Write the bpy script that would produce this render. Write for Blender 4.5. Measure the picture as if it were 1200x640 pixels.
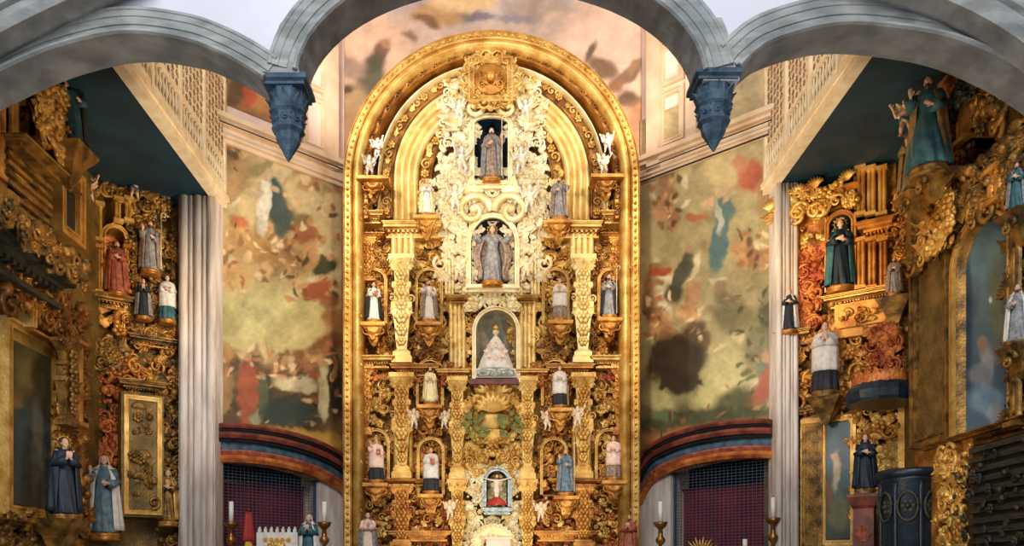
import bpy, math, random
import numpy as np
from mathutils import Vector, Matrix, noise
for o in list(bpy.data.objects): bpy.data.objects.remove(o)
PI = math.pi
rnd = random.Random(7)
SC = bpy.context.scene
COL = SC.collection
# ------------------------------------------------------------------ camera, world, lights, exposure
F = 1000.0; CX = 580.0; HY = 680.0; H = 1.6        # focal length in px, vanishing point, eye height
cam = bpy.data.cameras.new('camera'); cam.sensor_width = 36; cam.sensor_fit = 'HORIZONTAL'
cam.lens = F / 1200 * 36
cam.shift_x = (600 - CX) / 1200; cam.shift_y = (HY - 320) / 1200
cam.clip_end = 200
co = bpy.data.objects.new('camera', cam); COL.objects.link(co)
co.location = (0, 0, H); co.rotation_euler = (PI / 2, 0, 0)
SC.camera = co
SC.view_settings.view_transform = 'Standard'; SC.view_settings.look = 'None'
SC.view_settings.gamma = 1; SC.view_settings.use_curve_mapping = False
SC.view_settings.exposure = 0.1
w = bpy.data.worlds.new('world'); SC.world = w; w.use_nodes = True
w.node_tree.nodes['Background'].inputs[0].default_value = (0.74, 0.85, 1.0, 1)
w.node_tree.nodes['Background'].inputs[1].default_value = 0.42

def area(name, loc, target, size, power, color):
    l = bpy.data.lights.new(name, 'AREA'); l.shape = 'RECTANGLE'; l.size, l.size_y = size
    l.energy = power; l.color = color
    o = bpy.data.objects.new(name, l); COL.objects.link(o); o.location = loc
    o.rotation_euler = (Vector(target) - Vector(loc)).to_track_quat('-Z', 'Y').to_euler()
def spot(name, loc, target, power, color, deg, blend=.6, rad=.25):
    l = bpy.data.lights.new(name, 'SPOT'); l.energy = power; l.color = color
    l.spot_size = math.radians(deg); l.spot_blend = blend; l.shadow_soft_size = rad
    o = bpy.data.objects.new(name, l); COL.objects.link(o); o.location = loc
    o.rotation_euler = (Vector(target) - Vector(loc)).to_track_quat('-Z', 'Y').to_euler()
WARM = (1.0, .84, .62)
area('nave_window_light', (-2, -3, 15), (0, 18, 8), (12, 7), 2700, (.94, .97, 1.0))
spot('altar_lamp', (-4.6, 16.6, 12.6), (-.9, 22, 8.2), 900, WARM, 70)
spot('altar_lamp', (4.6, 16.6, 12.6), (.9, 22, 8.2), 700, WARM, 70)
spot('altar_lamp', (-.6, 17.6, 8.8), (0, 22.3, 12.0), 420, (1, .88, .70), 74)
spot('altar_lamp', (-1.8, 17.5, 2.0), (0, 22, 5.0), 250, WARM, 80)
spot('altar_lamp', (1.8, 17.5, 2.0), (0, 22, 5.0), 250, WARM, 80)
spot('pier_fill', (-3.6, 14.6, 5.0), (-7.0, 19.6, 6.4), 420, (1, .90, .82), 50)  # added fill pair, no real fixture: brightens the stone pilasters
spot('pier_fill', (3.6, 14.6, 5.0), (7.2, 19.6, 6.4), 420, (1, .86, .74), 50)
spot('mural_lamp', (-1.8, 16.2, 8.0), (-5.4, 21.4, 8.4), 840, (1, .92, .78), 72)
spot('mural_lamp', (1.8, 16.2, 8.0), (5.4, 21.4, 8.4), 840, (1, .92, .78), 72)
spot('side_light', (5.0, 16.5, 8.6), (8.4, 19.4, 9.2), 420, (1, .66, .30), 62)
spot('side_light', (-5.0, 16.2, 8.2), (-8.6, 19.0, 8.2), 260, (1, .70, .36), 62)
spot('side_light', (4.6, 14.2, 6.0), (8.5, 15.4, 9.0), 260, (1, .68, .34), 60)  # added fill for the upper right wall altar, no real fixture
spot('side_light', (-4.6, 14.2, 5.5), (-8.5, 15.8, 8.6), 230, (1, .72, .40), 60)  # added fill for the upper left wall altar, no real fixture
spot('side_light', (-4.2, 14.0, 3.2), (-8.5, 16.4, 3.6), 150, (1, .80, .55), 60)  # added low fill for the left framed painting, no real fixture
spot('side_light', (4.2, 14.0, 3.2), (8.5, 16.4, 4.2), 170, (1, .80, .55), 60)  # added low fill matching it on the right
spot('soffit_fill', (-5.6, 13.0, 4.0), (-5.9, 12.75, 10), 170, (1, .92, .82), 130, .8, .8)  # added fill pair aimed up, in place of floor bounce on the soffits
spot('soffit_fill', (5.6, 13.0, 4.0), (5.9, 12.75, 10), 170, (1, .90, .78), 130, .8, .8)
spot('lattice_fill', (-2.5, 17, 5.0), (-6.4, 18.6, 12), 1100, (1, .86, .66), 60)  # added fill pair that brightens the balcony lattice, no real fixture
spot('lattice_fill', (2.5, 17, 5.0), (6.4, 18.6, 12), 1100, (1, .86, .66), 60)
spot('fresco_fill', (-4.4, 18.4, 12.4), (-1.2, 23, 16), 800, (1, .92, .84), 90)  # added fill pair that brightens the fresco, no real fixture
spot('fresco_fill', (4.4, 18.4, 12.4), (1.2, 23, 16), 900, (1, .90, .80), 90)
# ------------------------------------------------------------------ materials
def mat(name, c1, c2=None, scale=6, rough=.5, metal=0, bump=0, bscale=30, stretch=None, detail=5):
    m = bpy.data.materials.new(name); m.use_nodes = True; nt = m.node_tree; b = nt.nodes['Principled BSDF']
    b.inputs['Roughness'].default_value = rough; b.inputs['Metallic'].default_value = metal
    tc = nt.nodes.new('ShaderNodeTexCoord'); src = tc.outputs['Object']
    if stretch:
        mp = nt.nodes.new('ShaderNodeMapping'); nt.links.new(src, mp.inputs[0]); mp.inputs['Scale'].default_value = stretch; src = mp.outputs[0]
    if c2:
        n = nt.nodes.new('ShaderNodeTexNoise'); n.inputs['Scale'].default_value = scale; n.inputs['Detail'].default_value = detail
        nt.links.new(src, n.inputs['Vector'])
        r = nt.nodes.new('ShaderNodeValToRGB'); r.color_ramp.elements[0].color = (*c1, 1); r.color_ramp.elements[1].color = (*c2, 1)
        r.color_ramp.elements[0].position = .36; r.color_ramp.elements[1].position = .64
        nt.links.new(n.outputs['Fac'], r.inputs[0]); nt.links.new(r.outputs[0], b.inputs['Base Color'])
    else: b.inputs['Base Color'].default_value = (*c1, 1)
    if bump:
        n2 = nt.nodes.new('ShaderNodeTexNoise'); n2.inputs['Scale'].default_value = bscale; n2.inputs['Detail'].default_value = 3
        nt.links.new(src, n2.inputs['Vector'])
        bp = nt.nodes.new('ShaderNodeBump'); bp.inputs['Strength'].default_value = bump; bp.inputs['Distance'].default_value = .03
        nt.links.new(n2.outputs['Fac'], bp.inputs['Height']); nt.links.new(bp.outputs[0], b.inputs['Normal'])
    return m
def sr(r, g, b):   # sRGB 0..255 to linear
    return tuple((c / 255 / 12.92 if c <= 10 else ((c / 255 + .055) / 1.055) ** 2.4) for c in (r, g, b))
M = {}
def gold(name, a, b, metal=.45, rough=.4, bump=.35, sc=3.2): M[name] = mat(name, sr(*a), sr(*b), sc, rough, metal, bump, 22)
gold('gold', (190, 134, 52), (232, 190, 106))
gold('gold_pale', (232, 204, 136), (250, 236, 194), .3, .42)
gold('gold_light', (226, 188, 108), (248, 222, 152), .4, .42)
gold('gold_orange', (160, 96, 34), (220, 158, 70))
gold('gold_deep', (104, 62, 24), (186, 128, 54))  # gold darkened to put brown shade into the carving
gold('gold_old', (84, 62, 30), (176, 128, 56), .5, .45, .4, 4)
gold('gold_red', (150, 62, 30), (214, 132, 60), .4, .5)
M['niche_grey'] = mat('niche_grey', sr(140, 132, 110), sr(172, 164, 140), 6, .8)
M['gold_panel'] = mat('gold_panel', sr(112, 70, 28), sr(196, 144, 62), 9, .4, .5, 1.0, 26)  # darkened so the gaps in front of it look shaded
M['old_panel'] = mat('old_panel', sr(104, 82, 40), sr(150, 118, 58), 3, .5, .4, 1.0, 20)
M['cream_gilt'] = mat('cream_gilt', sr(222, 200, 148), sr(244, 230, 196), 7, .5, .1, .5, 24)
M['stone'] = mat('stone', sr(136, 140, 140), sr(176, 176, 172), 1.6, .85, 0, .5, 9)
def joints(m, sx):
    nt = m.node_tree; b = nt.nodes['Principled BSDF']; link = b.inputs['Base Color'].links[0]; src = link.from_socket
    tc = nt.nodes.new('ShaderNodeTexCoord'); mp = nt.nodes.new('ShaderNodeMapping'); mp.inputs['Scale'].default_value = (sx, .6, 2.2); nt.links.new(tc.outputs['Object'], mp.inputs[0])
    n = nt.nodes.new('ShaderNodeTexNoise'); n.inputs['Scale'].default_value = 3; n.inputs['Detail'].default_value = 8; nt.links.new(mp.outputs[0], n.inputs['Vector'])
    r_ = nt.nodes.new('ShaderNodeValToRGB'); r_.color_ramp.elements[0].position = .42; r_.color_ramp.elements[0].color = (.62, .6, .57, 1); r_.color_ramp.elements[1].position = .6; r_.color_ramp.elements[1].color = (1, 1, 1, 1); nt.links.new(n.outputs['Fac'], r_.inputs[0])
    mx = nt.nodes.new('ShaderNodeMix'); mx.data_type = 'RGBA'; mx.blend_type = 'MULTIPLY'; mx.inputs[0].default_value = .7
    nt.links.new(src, mx.inputs[6]); nt.links.new(r_.outputs[0], mx.inputs[7]); nt.links.new(mx.outputs[2], b.inputs['Base Color'])
joints(M['stone'], .5)
M['stone_dark'] = mat('stone_dark', sr(40, 60, 78), sr(74, 98, 114), 5, .75, 0, .6, 18)
M['stone_warm'] = mat('stone_warm', sr(200, 180, 164), sr(232, 220, 206), 2.0, .8, 0, .3, 12, (3, 3, .5))
M['plaster'] = mat('plaster', sr(212, 210, 218), sr(226, 224, 230), .6, .9)
M['plaster_warm'] = mat('plaster_warm', sr(214, 180, 140), sr(238, 210, 176), 1.4, .9)
M['plaster_pink'] = mat('plaster_pink', sr(238, 208, 186), sr(248, 226, 208), 2, .9)
M['teal'] = mat('teal', sr(8, 40, 52), sr(16, 56, 68), 1.2, .6)
M['cream'] = mat('cream', sr(238, 210, 162), sr(252, 234, 196), 4, .6)
M['lining'] = mat('lining', sr(120, 84, 66), sr(164, 122, 96), 9, .7)  # brown standing in for the dark openings of the balconies
M['floor'] = mat('floor', sr(120, 104, 88), sr(150, 132, 112), 1, .5)
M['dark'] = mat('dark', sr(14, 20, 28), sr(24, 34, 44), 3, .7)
M['dark_wood'] = mat('dark_wood', sr(28, 34, 34), sr(64, 60, 44), 4, .5, 0, .5, 14, (1, 1, 6))
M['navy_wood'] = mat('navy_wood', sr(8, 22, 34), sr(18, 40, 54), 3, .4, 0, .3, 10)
M['mahogany'] = mat('mahogany', sr(86, 34, 24), sr(134, 62, 42), 4, .5)
M['skin'] = mat('skin', sr(222, 176, 146), None, rough=.5)
M['skin_pale'] = mat('skin_pale', sr(240, 212, 186), None, rough=.5)
M['hair'] = mat('hair', sr(60, 38, 24), sr(90, 60, 36), 30, .6)
M['white_cloth'] = mat('white_cloth', sr(214, 204, 190), sr(236, 230, 218), 8, .7)
M['pink_cloth'] = mat('pink_cloth', sr(236, 190, 166), sr(248, 220, 200), 8, .7)
M['black_cloth'] = mat('black_cloth', sr(22, 24, 30), sr(44, 46, 52), 8, .7)
M['grey_cloth'] = mat('grey_cloth', sr(110, 108, 110), sr(160, 156, 152), 9, .6)
M['taupe_cloth'] = mat('taupe_cloth', sr(116, 96, 84), sr(176, 150, 132), 12, .6)
M['navy_cloth'] = mat('navy_cloth', sr(8, 20, 34), sr(18, 38, 54), 6, .6)
M['blue_cloth'] = mat('blue_cloth', sr(66, 92, 108), sr(112, 136, 148), 6, .6)
M['teal_cloth'] = mat('teal_cloth', sr(24, 72, 84), sr(60, 104, 108), 5, .6)
M['tan_cloth'] = mat('tan_cloth', sr(120, 92, 52), sr(172, 136, 84), 8, .6)
M['red_cloth'] = mat('red_cloth', sr(150, 36, 30), sr(186, 60, 46), 5, .7)
M['rust_cloth'] = mat('rust_cloth', sr(140, 62, 42), sr(186, 106, 74), 6, .6)
M['cream_cloth'] = mat('cream_cloth', sr(236, 212, 150), sr(250, 236, 190), 8, .6)
M['burgundy'] = mat('burgundy', sr(112, 14, 34), sr(142, 26, 48), 2, .8, 0, .2, 30)
M['yellow_cloth'] = mat('yellow_cloth', sr(224, 168, 36), None, rough=.7)
M['wax'] = mat('wax', sr(244, 236, 220), None, rough=.4)
M['bronze'] = mat('bronze', sr(96, 60, 30), sr(160, 108, 50), 8, .35, .7)
M['iron'] = mat('iron', sr(74, 88, 104), None, rough=.5)
M['silver'] = mat('silver', sr(140, 148, 140), sr(196, 196, 184), 10, .3, .6, .4, 30)
M['green_leaf'] = mat('green_leaf', sr(84, 98, 40), sr(140, 134, 58), 8, .6)
M['glass_dark'] = mat('glass_dark', sr(20, 26, 32), sr(40, 46, 50), 3, .2)
def paint_mat(name, rough=.55):
    m = bpy.data.materials.new(name); m.use_nodes = True; nt = m.node_tree
    a = nt.nodes.new('ShaderNodeAttribute'); a.attribute_name = 'paint'
    nt.links.new(a.outputs['Color'], nt.nodes['Principled BSDF'].inputs['Base Color'])
    nt.nodes['Principled BSDF'].inputs['Roughness'].default_value = rough
    return m
M['paint'] = paint_mat('painted_surface', .6)
M['varnish'] = paint_mat('varnished_canvas', .35)
# ------------------------------------------------------------------ mesh helper
class MB:
    def __init__(s): s.v = []; s.f = []; s.sm = []
    def add(s, vs, fs, X=None, smooth=True):
        n = len(s.v)
        if X is not None: vs = [X @ Vector(p) for p in vs]
        s.v.extend([tuple(p) for p in vs]); s.f.extend([tuple(i + n for i in f) for f in fs]); s.sm.extend([smooth] * len(fs))
    def box(s, x0, x1, y0, y1, z0, z1, X=None):
        if x1 < x0: x0, x1 = x1, x0
        if y1 < y0: y0, y1 = y1, y0
        if z1 < z0: z0, z1 = z1, z0
        s.add([(x, y, z) for z in (z0, z1) for x, y in ((x0, y0), (x1, y0), (x1, y1), (x0, y1))],
              [(3, 2, 1, 0), (4, 5, 6, 7), (0, 1, 5, 4), (1, 2, 6, 5), (2, 3, 7, 6), (3, 0, 4, 7)], X, False)
    def loft(s, rings, X=None, closed=True, cap=True, smooth=True):
        n = len(rings[0]); vs = [p for r in rings for p in r]; fs = []
        for i in range(len(rings) - 1):
            for j in range(n if closed else n - 1):
                k = (j + 1) % n
                fs.append((i * n + j, i * n + k, (i + 1) * n + k, (i + 1) * n + j))
        if cap and closed:
            fs.append(tuple(range(n - 1, -1, -1))); fs.append(tuple((len(rings) - 1) * n + j for j in range(n)))
        s.add(vs, fs, X, smooth)
    def lathe(s, prof, n=16, X=None, cap=True, c=(0, 0), smooth=True, sx=1, sy=1):
        s.loft([[(c[0] + r * sx * math.cos(2 * PI * j / n), c[1] + r * sy * math.sin(2 * PI * j / n), z) for j in range(n)] for r, z in prof], X, True, cap, smooth)
    def sq(s, prof, c=(0, 0), X=None, dy=1.0):       # square-section loft, prof (half width, z)
        s.loft([[(c[0] - r, c[1] - r * dy, z), (c[0] + r, c[1] - r * dy, z), (c[0] + r, c[1] + r * dy, z), (c[0] - r, c[1] + r * dy, z)] for r, z in prof], X, True, True, False)
    def tube(s, pts, rad, n=6, X=None, cap=True):
        rings = []; L = len(pts); pts = [Vector(p) for p in pts]
        up = Vector((.31, .2, .93))
        for i in range(L):
            t = (pts[min(i + 1, L - 1)] - pts[max(i - 1, 0)])
            if t.length < 1e-9: t = Vector((0, 0, 1))
            t.normalize(); a = t.cross(up)
            if a.length < 1e-3: a = t.cross(Vector((1, 0, 0)))
            a.normalize(); b = t.cross(a)
            r = rad[i] if isinstance(rad, (list, tuple)) else rad
            rings.append([tuple(pts[i] + r * (math.cos(2 * PI * j / n) * a + math.sin(2 * PI * j / n) * b)) for j in range(n)])
        s.loft(rings, X, True, cap)
    def ell(s, c, r, n=8, m=6, X=None):
        if not isinstance(r, (tuple, list)): r = (r, r, r)
        vs = [(c[0], c[1], c[2] - r[2])]
        for i in range(1, m):
            a = PI * i / m
            for j in range(n): vs.append((c[0] + r[0] * math.sin(a) * math.cos(2 * PI * j / n), c[1] + r[1] * math.sin(a) * math.sin(2 * PI * j / n), c[2] - r[2] * math.cos(a)))
        vs.append((c[0], c[1], c[2] + r[2])); e = len(vs) - 1; fs = []
        for j in range(n):
            k = (j + 1) % n; fs.append((0, 1 + k, 1 + j)); fs.append((e, 1 + (m - 2) * n + j, 1 + (m - 2) * n + k))
            for i in range(m - 2): fs.append((1 + i * n + j, 1 + i * n + k, 1 + (i + 1) * n + k, 1 + (i + 1) * n + j))
        s.add(vs, fs, X)
    def build(s, name, m, parent=None, X=None):
        me = bpy.data.meshes.new(name); me.from_pydata(s.v, [], s.f)
        me.polygons.foreach_set('use_smooth', s.sm); me.update()
        if m: me.materials.append(M[m] if isinstance(m, str) else m)
        o = bpy.data.objects.new(name, me); COL.objects.link(o)
        if parent is not None: o.parent = parent
        if X is not None: o.matrix_local = X
        return o
def tag(o, label=None, cat=None, group=None, kind=None):
    if label: o['label'] = label
    if cat: o['category'] = cat
    if group: o['group'] = group
    if kind: o['kind'] = kind
    return o
def thing(name, label, cat, X=None, group=None):
    o = bpy.data.objects.new(name, None); COL.objects.link(o)
    if X is not None: o.matrix_world = X
    o.empty_display_size = .2
    return tag(o, label, cat, group)
def struct(name, mb, m, X=None):
    return tag(mb.build(name, m, None, X), kind='structure')
# vertical planes: local x runs left to right for somebody facing the wall, local y into the wall, z up
class Pl:
    def __init__(s, ax, ay, bx, by):
        s.p = Vector((ax, ay)); t = Vector((bx - ax, by - ay)); s.len = t.length; s.t = t.normalized(); s.n = Vector((-s.t.y, s.t.x))
        s.M = Matrix(((s.t.x, s.n.x, 0, ax), (s.t.y, s.n.y, 0, ay), (0, 0, 1, 0), (0, 0, 0, 1)))
        s.rot = math.atan2(s.t.y, s.t.x)
    def uz(s, px, py, d=0):
        r = Vector(((px - CX) / F, 1)); Y = (s.p.dot(s.n) - d) / r.dot(s.n); p = r * Y
        return (p - s.p).dot(s.t), H + (HY - py) / F * Y
    def Y(s, px, d=0):
        r = Vector(((px - CX) / F, 1)); return (s.p.dot(s.n) - d) / r.dot(s.n)
    def rect(s, x0, y0, x1, y1, d):         # local u0,u1,z0,z1 from the middle of a photo rectangle
        mx = (x0 + x1) / 2
        u0, _ = s.uz(x0, y1, d); u1, _ = s.uz(x1, y1, d); _, z0 = s.uz(mx, y1, d); _, z1 = s.uz(mx, y0, d)
        return u0, u1, z0, z1
    def pos(s, px, py, d):
        u, z = s.uz(px, py, d); return s.M @ Vector((u, -d, z))
def pbox(mb, pl, x0, y0, x1, y1, db, df):
    u0, u1, z0, z1 = pl.rect(x0, y0, x1, y1, df); mb.box(u0, u1, -df, -db, z0, z1)
# ------------------------------------------------------------------ carved ornament pieces (local: z up, -y out of the wall)
def O(x, y, z, a=0, s=1, tilt=0, mir=1):
    return Matrix.Translation((x, y, z)) @ Matrix.Rotation(a, 4, 'Y') @ Matrix.Rotation(tilt, 4, 'X') @ Matrix.Diagonal((s * mir, s, s, 1))
def leaf(mb, X):
    vs = []; fs = []; n = 7
    for i in range(n):
        t = i / (n - 1); w = .36 * math.sin(PI * min(1, t * .92 + .06)) * (1 + .3 * math.sin(t * 16)) * (1.15 - .4 * t)
        h = .10 + .34 * t * t; z = t * (1 - .18 * t)
        vs += [(-w, -h * .55, z - .06), (-w * .5, -h - .03, z), (0, -h + .05, z + .02), (w * .5, -h - .03, z), (w, -h * .55, z - .06)]
    for i in range(n - 1):
        for j in range(4): a = i * 5 + j; fs.append((a, a + 1, a + 6, a + 5))
    k = len(vs); vs += [(-.05, .12, 0), (.05, .12, 0), (0, .1, .8)]; fs += [(0, k, k + 2), (4, k + 2, k + 1)]
    mb.add(vs, fs, X)
def scroll(mb, X, turns=1.25):
    pts = []; rr = []
    for i in range(15):
        t = i / 14; a = t * turns * 2 * PI; r = .5 * (1 - t) ** .8 + .06
        pts.append((r * math.cos(a) + .05, -.12 - .12 * t, r * math.sin(a))); rr.append(.15 * (1 - .5 * t))
    mb.tube(pts, rr, 5, X); mb.ell((.05, -.26, 0), .13, 6, 4, X)
def bead(mb, X): mb.ell((0, -.15, 0), (.3, .25, .3), 7, 5, X)
def rosette(mb, X):
    for k in range(6):
        a = k * PI / 3; mb.ell((.3 * math.cos(a), -.12, .3 * math.sin(a)), (.2, .14, .2), 6, 4, X)
    mb.ell((0, -.22, 0), .17, 6, 4, X)
def shell(mb, X, n=9):
    vs = [(0, -.05, 0)]; fs = []
    for k in range(2 * n + 1):
        a = PI * (.04 + .92 * k / (2 * n)); r = .62 if k % 2 else .54; d = -.34 if k % 2 else -.2
        vs += [(.55 * r * math.cos(a), d * .9, .55 * r * math.sin(a)), (r * math.cos(a), d, r * math.sin(a)), (r * 1.02 * math.cos(a), 0, r * 1.02 * math.sin(a))]
    for k in range(2 * n):
        a = 1 + k * 3; fs += [(0, a + 3, a), (a, a + 3, a + 4, a + 1), (a + 1, a + 4, a + 5, a + 2)]
    mb.add(vs, fs, X)
def cherub_head(mb, X):
    mb.ell((0, -.25, 0), (.2, .22, .25), 8, 6, X); mb.ell((0, -.47, -.02), (.04, .05, .05), 5, 4, X)
    mb.ell((0, -.2, .08), (.23, .22, .22), 7, 5, X)
    for s in (-1, 1):
        for k in range(3): leaf(mb, X @ O(s * .12, -.05, -.1, s * (1.0 + .38 * k), .62 - .1 * k))
KINDS = [leaf, leaf, leaf, scroll, scroll, bead, rosette, shell, cherub_head]
def foliage(mb, u0, u1, z0, z1, d, n, s0, s1, mirror=None, kinds=KINDS, rng=rnd, up=0.0, arch=False):
    """scattered carving over a rectangle of a wall; with mirror each piece has its twin"""
    for _ in range(n):
        x = rng.uniform(u0, u1); z = rng.uniform(z0, z1); s = rng.uniform(s0, s1); a = rng.uniform(-PI, PI) if rng.random() > up else rng.gauss(0, .35)
        k = rng.choice(kinds); y = -d - rng.uniform(0, .12) * s
        if k in (shell, cherub_head): a *= .15
        k(mb, O(x, y, z, a, s))
        if mirror is not None: k(mb, O(2 * mirror - x, y, z, -a, s, 0, -1))
def cornice(mb, u0, u1, z0, z1, db, df, dent=True):
    """stepped entablature between two heights, widest at the top"""
    st = [(0, .14, .62), (.14, .2, .5), (.2, .55, .42), (.55, .66, .66), (.66, .84, .86), (.84, .92, .94), (.92, 1, 1)]
    h = z1 - z0; D = df - db
    for a, b, k in st:
        e = D * (k - 1) * .6
        mb.box(u0 - e * 0 + D * (1 - k) * .6, u1 - D * (1 - k) * .6, -(db + D * k), -db, z0 + a * h, z0 + b * h)
    if dent:
        n = max(3, int((u1 - u0) / max(.05, h * .35))); w = (u1 - u0 - D * .5) / n
        for i in range(n):
            x = u0 + D * .25 + (i + .25) * w; mb.box(x, x + w * .5, -(db + D * .62), -db, z0 + .42 * h, z0 + .56 * h)
def reeds(mb, u0, u1, z0, z1, d, n, r=None):
    w = (u1 - u0) / n; r = r or w * .5
    mb.box(u0, u1, -d, -d + .12, z0, z1)
    for i in range(n):
        c = u0 + (i + .5) * w
        mb.loft([[(c + r * math.cos(PI * j / 6 + PI), -d + r * math.sin(PI * j / 6 + PI), z) for j in range(7)] for z in (z0, z1)], None, False, False)
def estipite(mb, cu, z0, z1, d, w, depth=.5):
    """baroque pilaster: square shaft that narrows to its foot, with blocks and a capital"""
    h = z1 - z0
    prof = [(.5, 0), (.5, .05), (.42, .07), (.42, .1), (.24, .13), (.34, .34), (.44, .5), (.5, .51), (.5, .56), (.36, .58), (.36, .68), (.46, .70), (.46, .74), (.33, .76), (.36, .86), (.42, .88), (.58, .95), (.62, .96), (.62, 1)]
    mb.sq([(r * w, z0 + t * h) for r, t in prof], (cu, -d), dy=depth)
    for t, s in ((.20, .5), (.30, .62), (.42, .7), (.535, .6), (.63, .66), (.72, .5), (.81, .62)):
        rosette(mb, O(cu, -d - w * depth * .42, z0 + t * h, 0, w * s))
    for k in (-1, 0, 1): leaf(mb, O(cu + k * w * .34, -d - w * depth * .35, z0 + .86 * h, k * .3, w * .55))
    for sgn in (-1, 1):
        scroll(mb, O(cu + sgn * w * .5, -d - w * depth * .2, z0 + .94 * h, 0, w * .34, 0, sgn))
        leaf(mb, O(cu + sgn * w * .3, -d - w * depth * .3, z0 + .44 * h, sgn * .5, w * .5))
        scroll(mb, O(cu + sgn * w * .44, -d - w * depth * .2, z0 + .6 * h, 1, w * .34, 0, sgn))
def frame(mb, u0, u1, z0, z1, d, w, t):
    for k, (a, b, dd) in enumerate(((0, .35, t), (.35, .75, t * .6), (.75, 1, t * .8))):
        a *= w; b *= w
        mb.box(u0 + a, u1 - a, -(d + dd), -d, z1 - b, z1 - a); mb.box(u0 + a, u1 - a, -(d + dd), -d, z0 + a, z0 + b)
        mb.box(u0 + a, u0 + b, -(d + dd), -d, z0 + b, z1 - b); mb.box(u1 - b, u1 - a, -(d + dd), -d, z0 + b, z1 - b)
def arch_pts(cu, w, z0, zs, n=16, flat=1.0):
    p = [(cu - w, z0)] + [(cu - w * math.cos(PI * i / n), zs + w * flat * math.sin(PI * i / n)) for i in range(n + 1)] + [(cu + w, z0)]
    return p
def arch_frame(mb, cu, w, z0, zs, wi, db, df, flat=1.0):
    a = arch_pts(cu, w + wi, z0, zs, 16, (w * flat + wi) / (w + wi)); b = arch_pts(cu, w, z0, zs, 16, flat); rings = []
    for (x, z), (p, q) in zip(a, b):
        m1 = (x * .7 + p * .3, z * .7 + q * .3); m2 = (x * .35 + p * .65, z * .35 + q * .65)
        rings.append([(x, -db, z), (x, -df, z), (m1[0], -df, m1[1]), (m1[0], -df + .03, m1[1]), (m2[0], -df + .03, m2[1]), (m2[0], -df - .02, m2[1]), (p, -df - .02, q), (p, -db, q)])
    mb.loft(rings, None, True, True, False)
def niche_back(mb, cu, w, z0, zs, db, df, flat=1.0):
    """concave lining: half cylinder with a quarter-dome top"""
    n = 12; rings = []
    for k in range(9):
        if k == 0: z = z0; sc = 1
        elif k == 1: z = zs; sc = 1
        else:
            a = (k - 1) / 7 * PI / 2; z = zs + w * flat * math.sin(a); sc = max(.02, math.cos(a))
        rings.append([(cu - w * sc * math.cos(PI * j / n), -df + (df - db) * sc * math.sin(PI * j / n), z) for j in range(n + 1)])
    mb.loft(rings, None, False, False)
    mb.box(cu - w, cu + w, -df, -db, z0 - .04, z0)
# ------------------------------------------------------------------ painted surfaces (numpy)
def vnoise(x, y, seed):
    xi = np.floor(x).astype(int); yi = np.floor(y).astype(int); xf = x - xi; yf = y - yi
    def h(a, b):
        v = (a * 374761393 + b * 668265263 + seed * 1442695041) & 0x7fffffff
        v = ((v ^ (v >> 13)) * 1274126177) & 0x7fffffff
        return ((v ^ (v >> 16)) & 0xffff) / 65535.0
    u = xf * xf * (3 - 2 * xf); v = yf * yf * (3 - 2 * yf)
    return (h(xi, yi) * (1 - u) + h(xi + 1, yi) * u) * (1 - v) + (h(xi, yi + 1) * (1 - u) + h(xi + 1, yi + 1) * u) * v
def fbm(x, y, seed, o=4):
    t = 0; a = .5
    for k in range(o): t = t + a * (vnoise(x * 2 ** k, y * 2 ** k, seed + k) - .5); a *= .55
    return t
def paint(px, py, base, blobs, seed=1, warp=9, grain=.16, ws=26):
    """px,py arrays of picture coordinates; base = [(py, colour)...]; blobs = (cx,cy,rx,ry,angle deg,colour,softness)"""
    wx = px + warp * 2 * fbm(px / ws, py / ws, seed) + warp * .5 * fbm(px / 6 + 3, py / 6, seed + 31, 2); wy = py + warp * 2 * fbm(px / ws + 40, py / ws + 9, seed + 5) + warp * .5 * fbm(px / 6, py / 6 + 7, seed + 37, 2)
    ys = [b[0] for b in base]; cs = np.array([sr(*b[1]) for b in base])
    c = np.stack([np.interp(wy, ys, cs[:, k]) for k in range(3)], -1)
    for cx, cy, rx, ry, an, col, so in blobs:
        a = math.radians(an); dx = wx - cx; dy = wy - cy
        e = np.sqrt(((dx * math.cos(a) + dy * math.sin(a)) / rx) ** 2 + ((-dx * math.sin(a) + dy * math.cos(a)) / ry) ** 2)
        k = np.clip((1 + so - e) / (2 * so), 0, 1); k = (k * k * (3 - 2 * k) * .95)[..., None]
        c = c * (1 - k) + np.array(sr(*col)) * k
    g = fbm(wx / 16, wy / 16, seed + 11, 4) * 2.4 + fbm(px / 4.3, py / 3.7, seed + 17, 3) * 1.1
    c = c * (1 + grain * 2.0 * g)[..., None]
    lum = c.mean(-1, keepdims=True); c = c * .9 + lum * .1
    return np.clip(c, 0.002, 1)
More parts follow.
